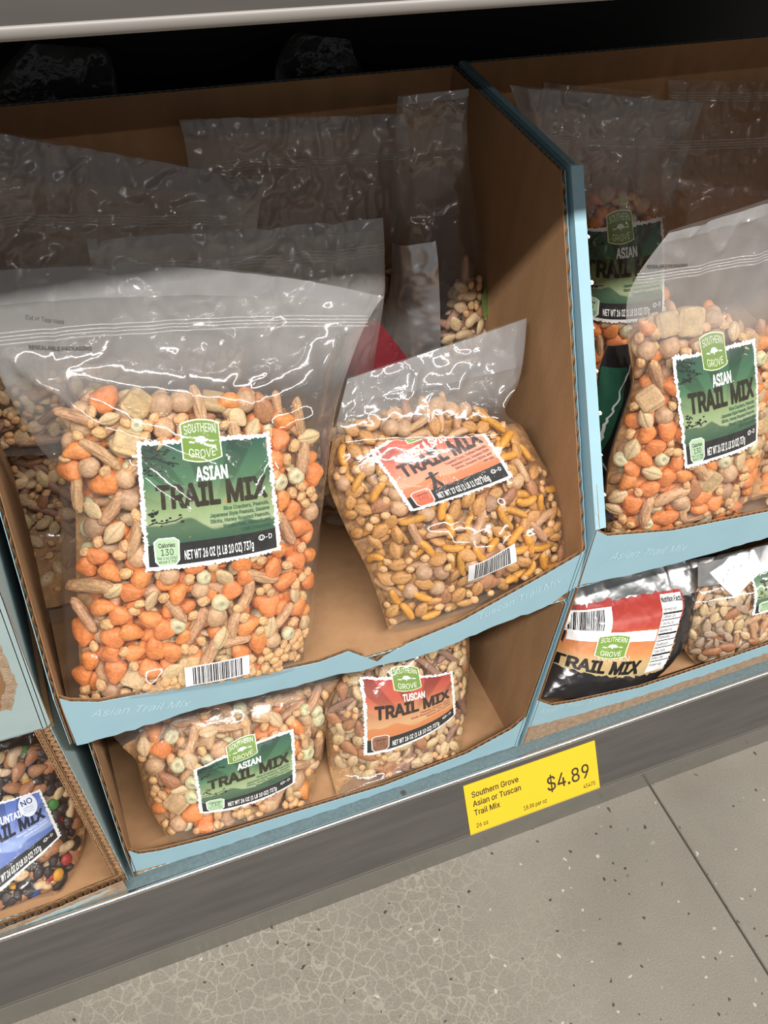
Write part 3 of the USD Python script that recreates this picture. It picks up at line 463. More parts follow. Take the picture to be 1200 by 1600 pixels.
    'L4': dict(P=(0.73,0.05,0.17), lean=25, yaw=0, rows=((-0.0135,-0.0534,0.1564,-0.0538,0.025,0.025,0.0042),(-0.0363,-0.0116,0.1672,-0.0141,0.035,0.03,0),(-0.0295,0.0383,0.1618,0.0362,0.03,0.03,0),(-0.0158,0.062,0.1586,0.0655,0.012,0.012,0),(-0.0174,0.0942,0.1664,0.0915,0.002,0.002,0)), fill=((-0.0641,0.0242),(-0.053,0.0749),(0.014,0.0782),(0.1147,0.0731)), sticker=((-0.0019,0.0786),(0.064,0.108),(0.0777,0.0656),(0.0219,0.0455)), label=((0.062,0.0712),(0.1567,0.071),(0.1636,0.0128),(0.0485,0.0162))),
    'L5': dict(P=(-0.1,0.075,0.14), lean=24, yaw=0, rows=((-0.0883,-0.0248,-0.0028,-0.0436,0.03,0.03,0.0562),(-0.0829,0.0223,0.0316,-0.0282,0.038,0.03,0.0215),(-0.07,0.0744,0.0488,0.0438,0.034,0.03,0),(-0.0579,0.1102,0.041,0.0931,0.02,0.02,0),(-0.0425,0.1593,0.0472,0.1511,0.002,0.002,0)), label=((-0.0587,0.0697),(0.0089,0.0681),(0.0156,0.0132),(-0.0768,-0.0147)), fill=((-0.0559,0.1045),(-0.0183,0.1133),(0.0166,0.1078),(0.0419,0.0819)), no=((-0.0114,0.0713),(0.0055,0.0726),(0.0024,0.045),(-0.0153,0.0441))),
    'U1': dict(P=(-0.12,0.03,0.46), lean=15, yaw=0, rows=((-0.0016,-0.0391,0.0405,-0.0276,0.02,0.02,0),(0.0157,0.0302,0.0529,0.0164,0.03,0.02,0),(0.0303,0.0883,0.0629,0.0714,0.02,0.02,0))),
    'K1': dict(P=(0.05,0.44,0.6), lean=6, yaw=0, rows=((-0.0795,0.047,0.0749,0.0398,0.02,0.02,0),(-0.0534,0.1324,0.0811,0.1257,0.015,0.02,0),(-0.0057,0.1769,0.0766,0.1737,0.006,0.006,0),(0.01,0.1883,0.0665,0.1814,0.001,0.001,0))),
    'K2': dict(P=(0.33,0.44,0.6), lean=6, yaw=0, rows=((-0.0736,0.03,0.11,0.0218,0.02,0.02,0),(-0.0558,0.1126,0.0971,0.1117,0.015,0.015,0),(-0.0405,0.165,0.0391,0.1474,0.006,0.006,0),(-0.0207,0.1807,0.0306,0.1705,0.001,0.001,0))),
}

def rot(axis, a):
    return trimesh.transformations.rotation_matrix(a, axis)[:3, :3]

class Pouch:
    """A pouch lofted through rows of left and right edge points in its own leaning plane, puffed out in front and behind."""
    def __init__(s, key, step=0.0024, crease=(), wrinkle=1.0, bow=None, flap=None, lip_=0.0, bulge=(), crinkle=1.0, calm=None):
        b = s.b = BAGS[key]; s.key = key
        t, y = math.radians(b['lean']), math.radians(b['yaw'])
        s.P = np.array(b['P']); s.X = np.array([math.cos(y), math.sin(y), 0]); back = np.array([-math.sin(y), math.cos(y), 0])
        s.U = back * math.sin(t) + EZ * math.cos(t); s.N = np.cross(s.X, s.U)
        rows = np.array(b['rows'], float); s.n = len(rows); s.spl = PchipInterpolator(np.arange(s.n), rows, axis=0)
        fine = np.linspace(0, s.n - 1, 400); mid = s.spl(fine); c = np.c_[(mid[:, 0] + mid[:, 2]) / 2, (mid[:, 1] + mid[:, 3]) / 2]
        d = np.r_[0, np.cumsum(np.maximum(np.linalg.norm(np.diff(c, axis=0), axis=1), 1e-6))]
        nv = int(d[-1] / step) + 2; s.vv = np.interp(np.linspace(0, d[-1], nv), d, fine)
        w = np.hypot(mid[:, 2] - mid[:, 0], mid[:, 3] - mid[:, 1]).max(); nu = int(w / step) + 2; s.uu = np.linspace(0, 1, nu)
        q = s.spl(s.vv)[:, None, :]; u = s.uu[None, :]
        bw = np.interp(s.vv, range(s.n), bow)[:, None] if bow is not None else 0
        s.x = q[..., 0] * (1 - u) + q[..., 2] * u; s.z = q[..., 1] * (1 - u) + q[..., 3] * u + bw * (1 - (2 * u - 1) ** 2)
        sh = np.maximum(1 - np.abs(2 * u - 1) ** 2.6, 0) ** 0.62
        s.hf0 = q[..., 6] + q[..., 4] * sh; s.hb0 = q[..., 6] - q[..., 5] * sh
        for bx_, bz_, bh_, bs_ in bulge: s.hf0 = s.hf0 + bh_ * np.exp(-0.5 * ((s.x - bx_) ** 2 * 0.5 + (s.z - bz_) ** 2) / bs_ ** 2) * np.clip(np.minimum(u, 1 - u) / 0.1, 0, 1)
        # wrinkles: soft billows on the empty film, small tight ridges where it is full, sharp long creases where asked
        sd = sum(map(ord, key)) * 3; pts = np.stack([s.x, s.z, np.full_like(s.x, 0.37 * sd)], -1)
        full = np.clip(q[..., 4] / 0.03, 0, 1) * np.ones_like(s.x)
        edge = np.clip(np.minimum(u, 1 - u) / 0.06, 0, 1)
        r1 = 1 - np.abs(2 * meshkit.fbm(pts * [26, 20, 1], 3, sd) - 1); r2 = 1 - np.abs(2 * meshkit.fbm(pts * [70, 55, 1] + 3, 2, sd + 5) - 1)
        soft = meshkit.fbm(pts * [16, 11, 1] + 7, 2, sd + 9) - 0.5
        disp = wrinkle * edge * ((1 - full) * (0.0060 * soft + 0.0030 * (r1 ** 6 - 0.1)) + 0.0011 * (r1 ** 8) + 0.0007 * crinkle * r2 ** 4 + full * 0.0016 * (meshkit.fbm(pts * [85, 85, 1] + 1, 2, sd + 2) - 0.5))
        if calm: disp = disp * (1 - 0.75 * np.exp(-(((s.x - calm[0]) / calm[2]) ** 2 + ((s.z - calm[1]) / calm[3]) ** 2) ** 2))
        for line, hgt, sig in crease:
            ln = np.asarray(line, float); best = np.full(s.x.shape, 9.0)
            jit = 0.0022 * (meshkit.noise(pts * [90, 90, 1] + 5, sd) - 0.5)
            for a, c2 in zip(ln[:-1], ln[1:]):
                d2 = c2 - a; tt = np.clip(((s.x - a[0]) * d2[0] + (s.z - a[1]) * d2[1]) / (d2 @ d2), 0, 1)
                best = np.minimum(best, np.hypot(s.x - a[0] - tt * d2[0], s.z - a[1] - tt * d2[1] + jit))
            disp = disp + hgt * np.exp(-0.5 * (best / sig) ** 2)
        if flap is not None:
            W_ = s.P[2] + s.z * s.U[2] + s.hf0 * s.N[2]; fx = np.array(flap, float); wx = s.P[0] + s.x * s.X[0]
            over = np.clip((W_ - np.interp(wx, fx[:, 0], fx[:, 1]) + lip_) / 0.02, 0, 1)
            hmax = (s.P[1] + s.x * s.X[1] + s.z * s.U[1] - (0.0075 - 0.016 * over)) / -s.N[1]
            s.hf0 = np.minimum(s.hf0, hmax); disp = np.where(s.hf0 + disp > hmax, np.maximum(hmax - s.hf0, 0), disp); s.hb0 = np.minimum(s.hb0, s.hf0 - 0.004 * np.minimum(sh * 4, 1))
        s.hf = s.hf0 + disp; s.hb = s.hb0 - 0.6 * wrinkle * edge * 0.004 * (meshkit.fbm(pts * [18, 18, 1] + 17, 3, sd + 3) - 0.5)
        s.hb = np.minimum(s.hb, s.hf - 0.0006)
        k = max(1, int(math.sqrt(s.x.size / 9000))); sl = np.s_[::k, ::k]
        xy = np.c_[s.x[sl].ravel(), s.z[sl].ravel()]
        s.tri = LinearNDInterpolator(xy, np.c_[s.hf[sl].ravel(), s.hf0[sl].ravel(), s.hb0[sl].ravel()])
    def world(s, x, z, h): return s.P + np.multiply.outer(x, s.X) + np.multiply.outer(z, s.U) + np.multiply.outer(h, s.N)
    def grid(s, h, rows=None, cols=None):
        a, b = rows or (0, len(s.vv)); c, d = cols or (0, len(s.uu))
        v = s.world(s.x[a:b, c:d], s.z[a:b, c:d], h[a:b, c:d]); n, m = v.shape[:2]; i = np.arange(n * m).reshape(n, m)
        f = np.c_[i[:-1, :-1].ravel(), i[:-1, 1:].ravel(), i[1:, 1:].ravel(), i[1:, :-1].ravel()]
        return v.reshape(-1, 3), np.vstack([f[:, [0, 1, 2]], f[:, [0, 2, 3]]])
    def row_at(s, r): return int(np.clip(np.searchsorted(s.vv, r), 1, len(s.vv) - 1))
    def flat(s, v2, f, off, size=0.0035, col=None, clip=None, surf=1):
        """2-D art in the pouch's plane laid on its front film, off metres under it."""
        m = trimesh.Trimesh(np.c_[v2, np.zeros(len(v2))], f, process=False)
        if clip is not None:
            (ax, az), (bx, bz) = clip; nrm = np.array([bz - az, ax - bx, 0.0])
            m = trimesh.intersections.slice_mesh_plane(m, nrm, [ax, az, 0.0])
            if len(m.faces) == 0: return None
        v, f = trimesh.remesh.subdivide_to_size(m.vertices, m.faces, size, max_iter=12)
        h = s.tri(v[:, :2])[:, surf] - (0.0010 if surf else 0); ok = ~np.isnan(h)
        f = f[ok[f].all(1)]; h = np.where(ok, h, 0)
        if len(f) == 0: return None
        return s.world(v[:, 0], v[:, 1], h - off), f

    def film(s, label, cat_='pouch', group=None, seal=None, zipper=None, mats=None, name='snack_pouch', head=None):
        mt = dict(front=FILM, back=FILMBACK, seal=SEAL, zip=ZIP); mt.update(mats or {})
        s.t = thing(name, label, cat_, group)
        k = s.row_at(seal) if seal else len(s.vv)
        k1 = min(k + 1, len(s.vv)); hz = np.full(s.x.shape, 0.035)   # the film turns milky above the snacks, where it hangs empty and creased
        if head:
            wob = 0.5 * (meshkit.fbm(np.stack([s.x * 25, s.z * 25, s.x * 0], -1), 2, 4) - 0.5)
            q_ = np.clip((s.vv[:, None] + wob - head + 0.45) / 0.9, 0, 1); hz = 0.035 + 0.27 * q_ * q_ * (3 - 2 * q_) * (0.8 + 0.4 * meshkit.fbm(np.stack([s.x * 40, s.z * 18, s.x * 0 + 2], -1), 3, 9))
        obj('front_film', s.grid(s.hf, (0, k1)), mt['front'], s.t, smooth=True, tint=np.repeat(hz[:k1].reshape(-1, 1), 3, 1))
        vb, fb = s.grid(s.hb)
        a = s.world(s.x[0], s.z[0], s.hf[0]); b = s.world(s.x[0], s.z[0], s.hb[0]); n = len(a); i = np.arange(n - 1)
        vbot = np.r_[a, b]; fbot = np.r_[np.c_[i, i + n, i + n + 1], np.c_[i, i + n + 1, i + 1]]
        obj('back_film', (np.r_[vb, vbot], np.r_[fb[:, ::-1], fbot + len(vb)]), mt['back'], s.t, smooth=60)
        if seal:
            obj('top_seal', s.grid(s.hf, (k, len(s.vv))), mt['seal'], s.t, smooth=True, label='flat grey heat-sealed top strip')
        if zipper:
            kz = s.row_at(zipper); ln = s.world(s.x[kz], s.z[kz], s.hf[kz] + 0.0004); parts = []
            for dz in (-0.004, -0.0012, 0.0012, 0.004):
                pts = ln + s.U * dz; vs = []; nrm = s.N * 0.0007
                for c, q in ((-0.0006, 0), (0, 1), (0.0006, 0)): vs.append(pts + s.U * c + nrm * q)
                m = len(pts); V = np.concatenate(vs); i = np.arange(m - 1)
                parts.append(trimesh.Trimesh(V, np.r_[np.c_[i, i + 1, i + m + 1], np.c_[i, i + m + 1, i + m], np.c_[i + m, i + m + 1, i + 2 * m + 1], np.c_[i + m, i + 2 * m + 1, i + 2 * m]], process=False))
            z = cat(parts); obj('zip_strip', z, mt['zip'], s.t, smooth=True, label='ridged zip strip across the pouch')
        return s.t

    def fillup(s, mix, where, sub=2, layers=(1.0, 1.25, 1.3), scale=1.0, cap=300, front=True, seed=0, singles=True, xlim=None, top=None, inset=0.0019, maxn=400, mix2=None, crumbs=None, uin=(0, 1)):
        """Packs snacks against the front film: those seen in front are single things, the rest one heap."""
        r = np.random.default_rng(1000 + seed); fp = np.array(top if top is not None else s.b['fill'], float)
        order = np.argsort(fp[:, 0]); fx, fz = fp[order, 0], fp[order, 1]
        xs0, xs1, z0, z1 = s.x.min(), s.x.max(), s.z.min(), fz.max() + 0.004
        if xlim: xs0, xs1 = xlim
        zr = s.z.mean(1); eu = lambda q: (np.interp(q, zr, s.x[:, 0]), np.interp(q, zr, s.x[:, -1]))
        kinds = list(MIX[mix]); w = np.array([MIX[mix][k] for k in kinds]); w = w / w.sum()
        heap_v, heap_f, heap_c, n0 = [], [], [], 0; made = 0; chosen = []; kinds2 = list(MIX[mix2]) if mix2 else kinds; w2 = np.array([MIX[mix2 or mix][k] for k in kinds2])
        for li, dens in enumerate(layers):
            placed = np.zeros((0, 3))
            tries = int(4200 * (xs1 - xs0) * (z1 - z0) / 0.03 * dens)
            depth = 0.0 if li == 0 else 0.0062 * li * scale
            cand = np.c_[r.uniform(xs0, xs1, tries), r.uniform(z0, z1, tries)]
            H = s.tri(cand); H2 = s.tri(cand + [0.004, 0]); H3 = s.tri(cand + [0, 0.004])
            ks = r.choice(len(kinds), tries, p=w); ks2 = r.choice(len(kinds2), tries, p=w2 / w2.sum())
            acc = []
            for i in range(tries):
                if np.isnan(H[i]).any(): continue
                x, z = cand[i]
                if z > np.interp(x, fx, fz): continue
                if uin != (0, 1):
                    e_ = eu(z); uu_ = (x - e_[0]) / (e_[1] - e_[0])
                    if not uin[0] < uu_ < uin[1]: continue
                up = np.clip((z - z0) / max(z1 - z0, 1e-3), 0, 1)
                if crumbs and z < crumbs and r.random() < 0.75: ks[i] = kinds.index('crumb')
                kd = kinds2[ks2[i]] if mix2 and r.random() < np.clip(up * 2.2 - 0.9, 0, 1) else kinds[ks[i]]
                if li > 0 and kd == 'crumb': continue
                sc = scale * (1 + r.normal(0, 0.08)); R_ = SIZE[kd] * sc; hh = HALF[kd] * sc
                if H[i, 1] - H[i, 2] < 2 * hh + 0.002: continue
                if len(placed):
                    dd = np.hypot(placed[:, 0] - x, placed[:, 1] - z)
                    if (dd < 0.76 * (R_ + placed[:, 2])).any(): continue
                g = np.nan_to_num(np.array([(H2[i, 1] - H[i, 1]) / 0.004, (H3[i, 1] - H[i, 1]) / 0.004])); g = np.clip(g, -1.2, 1.2)
                nrm = s.N - g[0] * s.X - g[1] * s.U; nrm /= np.linalg.norm(nrm)
                e1 = s.X - nrm * (s.X @ nrm); e1 /= np.linalg.norm(e1); e2 = np.cross(nrm, e1); B = np.c_[e1, e2, nrm]
                B = B @ rot([0, 0, 1], r.uniform(0, 6.283)) @ rot([1, 0, 0], r.normal(0, 0.30 if li == 0 else 0.7)) @ rot([0, 1, 0], r.normal(0, 0.14))
                if r.random() < 0.3: B = B @ rot([1, 0, 0], math.pi)
                var = int(r.integers(VAR)); pv_ = kind_shape(kd, 1, var)[0] @ (B * sc).T
                c = s.world(x, z, min(H[i, 0], H[i, 1])) - nrm * (hh * 0.9 + inset + depth) - s.P
                lx, lz, lh = (pv_ + c) @ s.X, (pv_ + c) @ s.U, (pv_ + c) @ s.N
                t_ = s.tri(np.c_[lx, lz])
                if np.isnan(t_).any(): continue                      # would stick out at the side
                push = max(0.0, (lh - np.minimum(t_[:, 0], t_[:, 1]) + inset).max()); low = (lh - push - t_[:, 2]).min()
                if low < -0.004 or push > 0.03: continue
                placed = np.r_[placed, [[x, z, R_]]]
                M = np.eye(4); M[:3, :3] = B * sc; M[:3, 3] = s.P + c - s.N * push; acc.append((kd, var, M, x, z))
            for kd, var, M, x, z in acc:
                if li == 0 and singles and made < maxn and TOTAL.get(kd, 0) < 300:
                    TOTAL[kd] = TOTAL.get(kd, 0) + 1; made += 1; chosen.append((kd, var, M, x, z))
                else:
                    p, f, cc = kind_shape(kd, 1 if li else 2, var)
                    heap_v.append(p @ M[:3, :3].T + M[:3, 3]); heap_f.append(f + n0); heap_c.append(cc); n0 += len(p)
        # each single piece is told apart by its place in the pouch: the row and column it lies in, then which of those there
        if chosen:
            zs_ = [c[4] for c in chosen]; za, zb_ = min(zs_), max(zs_); xs_ = [c[3] for c in chosen]; xa, xb = min(xs_), max(xs_); cells = {}
            for c in chosen:
                ci = min(5, int(6 * (c[3] - xa) / (xb - xa + 1e-6))); ri = min(6, int(7 * (zb_ - c[4]) / (zb_ - za + 1e-6))); cells.setdefault((c[0], ri, ci), []).append(c)
            for (kd, ri, ci), cs in cells.items():
                rw = ('top row', 'second row', 'third row', 'middle row', 'fifth row', 'sixth row', 'bottom row')[ri]
                cw = ('far left', 'left', 'left of centre', 'right of centre', 'right', 'far right')[ci]; cs.sort(key=lambda c: -c[4])
                for q, c in enumerate(cs):
                    which = {1: ('',), 2: ('upper ', 'lower '), 3: ('upper ', 'middle ', 'lower ')}.get(len(cs), tuple(('topmost ', 'second ', 'third ', 'fourth ', 'fifth ', 'sixth ', 'seventh ', 'eighth ', 'ninth ', 'tenth ', 'eleventh ', 'twelfth ', 'thirteenth ', 'fourteenth ', 'fifteenth ', 'sixteenth ', 'seventeenth ', 'eighteenth ', 'nineteenth ', 'twentieth ')[:len(cs)]))
                    place_snack(kd, sub, c[1], c[2], f'{which[min(q, len(which) - 1)]}{KIND_WORD[kd]}, {cw}, {rw}, {where}', f'{KIND_CAT[kd]} pieces, {where}')
        # brown crumbs at the heart of the pouch, behind the visible pieces
        fr = np.interp(s.x, fx, fz); inside = (s.z < fr - 0.004)
        hc = np.maximum(s.hb0 + 0.002, s.hf0 - 0.020 * scale); hc = np.where(hc > s.hf0 - 0.012 * scale, s.hb0 + 0.001, hc)
        v, f = s.grid(hc); ok = inside.ravel(); u_ = s.uu[None, :]
        if uin != (0, 1): ok &= np.broadcast_to((u_ > uin[0] + 0.02) & (u_ < uin[1] - 0.02), s.x.shape).ravel()
        if xlim: ok &= (s.x.ravel() > xlim[0]) & (s.x.ravel() < xlim[1])
        f = f[ok[f].all(1)]
        if len(f):
            v = v + s.N * (0.0016 * (meshkit.noise(v * 260, 3) - 0.5))[:, None]
            heap_v.append(v); heap_f.append(f + n0); heap_c.append(np.tile((0.60, 0.34, 0.15), (len(v), 1)) * (0.6 + 0.8 * meshkit.noise(v * 300, 8))[:, None]); n0 += len(v)
        if heap_v:
            o = obj('snack_heap', (np.vstack(heap_v), np.vstack(heap_f)), NUT, None, smooth=True, tint=np.clip(np.vstack(heap_c), 0, 1))
            tag(o, f'tightly packed snack mix deeper inside {where}', 'snack mix', None, 'stuff')

# ------------------------------------------------------------------ pouch labels
STYLE = {'asian': dict(head='ASIAN', wt='NET WT 26 OZ (1 LB 10 OZ) 737g', cal='130', ink=(0.022, 0.016, 0.006), sub=(1, 1, 1), small=(0.02, 0.10, 0.055), cb=(0.42, 0.60, 0.38),
                       lines=('Rice Crackers, Peanuts,', 'Japanese Style Peanuts, Sesame', 'Sticks, Honey Roasted Peanuts,', 'Wasabi Peas, Almonds and', 'Chili Crescents'), ramp=[(0, (0.008, 0.055, 0.036)), (0.30, (0.06, 0.15, 0.075)), (0.55, (0.28, 0.38, 0.18)), (0.68, (0.36, 0.44, 0.25)), (0.80, (0.07, 0.16, 0.085)), (1, (0.02, 0.06, 0.04))], sil=(0.03, 0.095, 0.05)),
         'spicy': dict(head='SWEET & SPICY', wt='NET WT 27 OZ (1 LB 11 OZ) 765g', cal='160', ink=(0.03, 0.012, 0.008), sub=(0.95, 0.85, 0.8), small=(0.20, 0.03, 0.02), cb=(0.80, 0.17, 0.09),
                       lines=('Toasted Corn, Toffee Peanuts,', 'Roasted Corn, Sesame Style', 'Sticks, Sesame Sticks and', 'Almonds'), ramp=[(0, (0.45, 0.05, 0.03)), (0.3, (0.55, 0.11, 0.06)), (0.5, (0.72, 0.27, 0.17)), (0.68, (0.78, 0.34, 0.21)), (0.8, (0.62, 0.18, 0.09)), (1, (0.4, 0.1, 0.05))], sil=(0.66, 0.17, 0.06)),
         'tuscan': dict(head='TUSCAN', wt='NET WT 26 OZ (1 LB 10 OZ) 737g', cal='160', ink=(0.03, 0.012, 0.008), sub=(0.95, 0.9, 0.85), small=(0.35, 0.05, 0.02), cb=(0.30, 0.13, 0.07),
                        lines=('Peanuts, Sesame Sticks,', 'Garlic Breadsticks, Soy Chips,', 'Almonds and Cashews'), ramp=[(0, (0.33, 0.035, 0.028)), (0.25, (0.42, 0.085, 0.045)), (0.45, (0.56, 0.25, 0.115)), (0.65, (0.64, 0.39, 0.19)), (0.8, (0.58, 0.24, 0.08)), (1, (0.5, 0.18, 0.06))], sil=(0.60, 0.20, 0.06)),
         'blue': dict(head='MOUNTAIN', wt='NET WT 26 OZ (1 LB 10 OZ) 737g', cal='140', ink=(0.008, 0.008, 0.03), sub=(0.9, 0.93, 1), small=(0.75, 0.8, 0.95), cb=(0.35, 0.45, 0.75),
                      lines=('Peanuts, Raisins, Candy,', 'Almonds and Cashews'), ramp=[(0, (0.07, 0.12, 0.38)), (0.4, (0.16, 0.24, 0.55)), (0.65, (0.30, 0.40, 0.68)), (0.8, (0.13, 0.20, 0.48)), (1, (0.05, 0.08, 0.2))], sil=(0.10, 0.16, 0.42))}
WHITE = (0.88, 0.88, 0.86)
def coons(q, a, b, bow=(0, 0)):
    """q: TL TR BR BL. a to the right, b downwards. bow: sag of the top and bottom edge."""
    q = np.array(q, float); a, b = np.asarray(a)[..., None], np.asarray(b)[..., None]
    p = (q[0] * (1 - a) + q[1] * a) * (1 - b) + (q[3] * (1 - a) + q[2] * a) * b
    up = (q[0] - q[3] + q[1] - q[2]) / 2; up = up / np.linalg.norm(up)
    return p + up * (4 * a * (1 - a) * (bow[0] * (1 - b) + bow[1] * b))

def gridpatch(a0, a1, b0, b1, n, m, fa=None):
    A, B_ = np.meshgrid(np.linspace(a0, a1, n), np.linspace(b0, b1, m)); i = np.arange(n * m).reshape(m, n)
    f = np.c_[i[:-1, :-1].ravel(), i[:-1, 1:].ravel(), i[1:, 1:].ravel(), i[1:, :-1].ravel()]
    return A.ravel(), B_.ravel(), np.vstack([f[:, [0, 2, 1]], f[:, [0, 3, 2]]])

def put_label(P, style, quad, bow=(0, 0), clip=None, off=0.0, logo=True, seed=0, parts=True, side=1, skip=()):
    st = STYLE[style]; r = np.random.default_rng(seed)
    def lay(name, a, b, f, depth, col, parent, size=0.003):
        m = P.flat(coons(quad, a, b, bow), f, off + depth, size, clip=clip)
        if m is None: return None
        c = col if not callable(col) else None
        if c is not None: tint = np.tile(c, (len(m[0]), 1))
        return obj(name, m, PRINT, parent, tint=tint)
    # ragged white border, then the coloured panel inside it
    n = 90
    a, b, f = gridpatch(-0.022, 1.022, -0.022, 1.022, n, n)
    ed = (a < -0.021) | (a > 1.021) | (b < -0.021) | (b > 1.021); a = a + ed * r.normal(0, 0.007, len(a)); b = b + ed * r.normal(0, 0.007, len(b))
    lb = lay('label_print', a, b, f, 0.00060, WHITE, P.t, 0.006)
    if lb is None: return None
    A, B_, f = gridpatch(0.012, 0.988, 0.012, 0.80, 80, 80)
    ed = (A < 0.013) | (A > 0.987) | (B_ < 0.013); A2 = A + ed * r.normal(0, 0.006, len(A)); B2 = B_ + ed * r.normal(0, 0.006, len(A))
    xs = [p[0] for p in st['ramp']]; col = np.stack([np.interp(B_, xs, [p[1][k] for p in st['ramp']]) for k in range(3)], 1)
    ang = np.arctan2(A - 0.5, 0.62 - B_); ray = 0.5 + 0.5 * np.sign(np.sin(ang * 11)); col *= (1 + 0.55 * (ray - 0.5) * np.clip(0.55 - B_, 0, 0.4) / 0.4)[:, None]
    hill = 0.72 - 0.06 * meshkit.fbm(np.c_[A * 7, A * 0, A * 0 + seed], 4, 3) - 0.05 * np.sin(A * 5 + 1) - 0.06 * (np.exp(-((A - 0.33) / 0.09) ** 2) + np.exp(-((A - 0.75) / 0.16) ** 2))
    s_ = np.clip((B_ - hill) / 0.015, 0, 1) * 0.85; col = col * (1 - s_[:, None]) + np.array(st['sil']) * s_[:, None]
    v2 = coons(quad, A2, B2, bow); h = P.tri(v2)[:, 1] - 0.0010; ok = ~np.isnan(h)
    if clip is not None:
        (ax, az), (bx, bz) = clip; ok &= ((v2 - [ax, az]) @ np.array([bz - az, ax - bx])) > 0
    f = f[ok[f].all(1)]; obj('picture_panel', (P.world(v2[:, 0], v2[:, 1], np.nan_to_num(h) - off - 0.00046), f), PRINT, lb, tint=np.clip(col, 0, 1))
    a, b, f = gridpatch(0.012, 0.988, 0.80, 0.985, 60, 12); lay('weight_band', a, b, f, 0.00038, (0.010, 0.011, 0.012), lb, 0.006)
    fine = 0.0014 if style == 'spicy' else 0.0030
    def words(text, a0, a1, b0, b1, col, bold=True, heavy=0.0):
        v, f = text2(text, bold, heavy); w = v[:, 0].max()
        a = a0 + (a1 - a0) * v[:, 0] / w; b = b1 + (b0 - b1) * v[:, 1]
        return lay('lettering', a, b, f, 0.00006, col, lb, fine)
    hw = 0.25 if len(st['head']) < 7 else 0.55
    hx = 0.40 if len(st['head']) < 7 else 0.16
    if style == 'blue': hx, hw = 0.28, 0.45
    if 'head' not in skip: words(st['head'], hx, hx + hw, 0.20, 0.30, st['sub'], True, 0.03)
    words('TRAIL MIX', 0.09, 0.95, 0.325, 0.50, st['ink'], True, 0.040)
    words(st['wt'], 0.27, 0.80, 0.87, 0.945, (0.85, 0.85, 0.82), True, 0.015)
    for k, t_ in enumerate(st['lines']):
        wd = min(0.5, 0.0158 * len(t_)); words(t_, 0.955 - wd, 0.955, 0.535 + 0.05 * k, 0.567 + 0.05 * k, st['small'], True)
    # circled U and D
    ring = Point(0.868, 0.86).buffer(0.026).difference(Point(0.868, 0.86).buffer(0.019)); v, f = poly2(ring); lay('lettering', v[:, 0], v[:, 1], f[:, ::-1], 0.00006, WHITE, lb)
    words('U', 0.857, 0.879, 0.843, 0.877, WHITE, False); words('-D', 0.90, 0.955, 0.838, 0.882, WHITE)
    # calorie badge
    bd = Polygon([(0.06, 0.78), (0.09, 0.755), (0.20, 0.755), (0.23, 0.78), (0.225, 0.94), (0.20, 0.975), (0.09, 0.975), (0.065, 0.94)])
    v, f = poly2(bd.buffer(0.01)); cb = lay('calorie_badge', v[:, 0], v[:, 1], f[:, ::-1], 0.00024, WHITE, lb)
    v, f = poly2(bd); lay('badge_panel', v[:, 0], v[:, 1], f[:, ::-1], 0.00015, st['cb'], lb)
    for t_, a0, a1, b0, b1 in (('Calories', 0.085, 0.205, 0.79, 0.825), (st['cal'], 0.10, 0.19, 0.84, 0.893), ('Per 1 oz (28g/', 0.075, 0.215, 0.905, 0.927), ('about 3 Tbl)', 0.08, 0.21, 0.937, 0.958)):
        words(t_, a0, a1, b0, b1, st['ink'], t_ == 'Calories')
    # ink branches
    if style == 'asian':
        shp = []
        for (x0, y0, x1, y1) in ((0.015, 0.09, 0.28, 0.16), (0.015, 0.05, 0.22, 0.06), (0.02, 0.21, 0.15, 0.2), (0.03, 0.625, 0.27, 0.605), (0.05, 0.545, 0.1, 0.53)):
            pts = [(x0 + (x1 - x0) * t_ + 0.0, y0 + (y1 - y0) * t_ + r.normal(0, 0.008)) for t_ in np.linspace(0, 1, 6)]
            shp.append(LineString(pts).buffer(0.0045))
            for _ in range(11):
                t_ = r.random(); c = (x0 + (x1 - x0) * t_ + r.normal(0, 0.012), y0 + (y1 - y0) * t_ + r.normal(0, 0.022)); shp.append(affinity.scale(Point(max(c[0], 0.02), max(c[1], 0.025)).buffer(r.uniform(0.006, 0.016), 4), 1, 0.75))
        for k, sh_ in enumerate(shp[:]): pass
        from shapely import union_all
        u_ = union_all(shp); vs, fs, n0 = [], [], 0
        for g in getattr(u_, 'geoms', [u_]):
            v, f = poly2(g); vs.append(v); fs.append(f + n0); n0 += len(v)
        v, f = np.vstack(vs), np.vstack(fs); lay('ink_branches', v[:, 0], v[:, 1], f[:, ::-1], 0.00018, (0.01, 0.014, 0.012), lb)
    if style == 'spicy':   # little dark figure and blue vehicle in the picture
        from shapely import union_all
        fig = union_all([Point(0.33, 0.585).buffer(0.022), LineString([(0.33, 0.60), (0.325, 0.69), (0.29, 0.79)]).buffer(0.020), LineString([(0.33, 0.69), (0.37, 0.79)]).buffer(0.018), LineString([(0.27, 0.63), (0.39, 0.615)]).buffer(0.012)])
        v, f = poly2(fig); lay('ink_figure', v[:, 0], v[:, 1], f[:, ::-1], 0.00010, (0.02, 0.02, 0.02), lb)
    if logo: put_logo(P, lambda a, b: coons(quad, 0.315 + 0.31 * a, -0.165 + 0.325 * b, bow), lb, off, clip)
    return lb

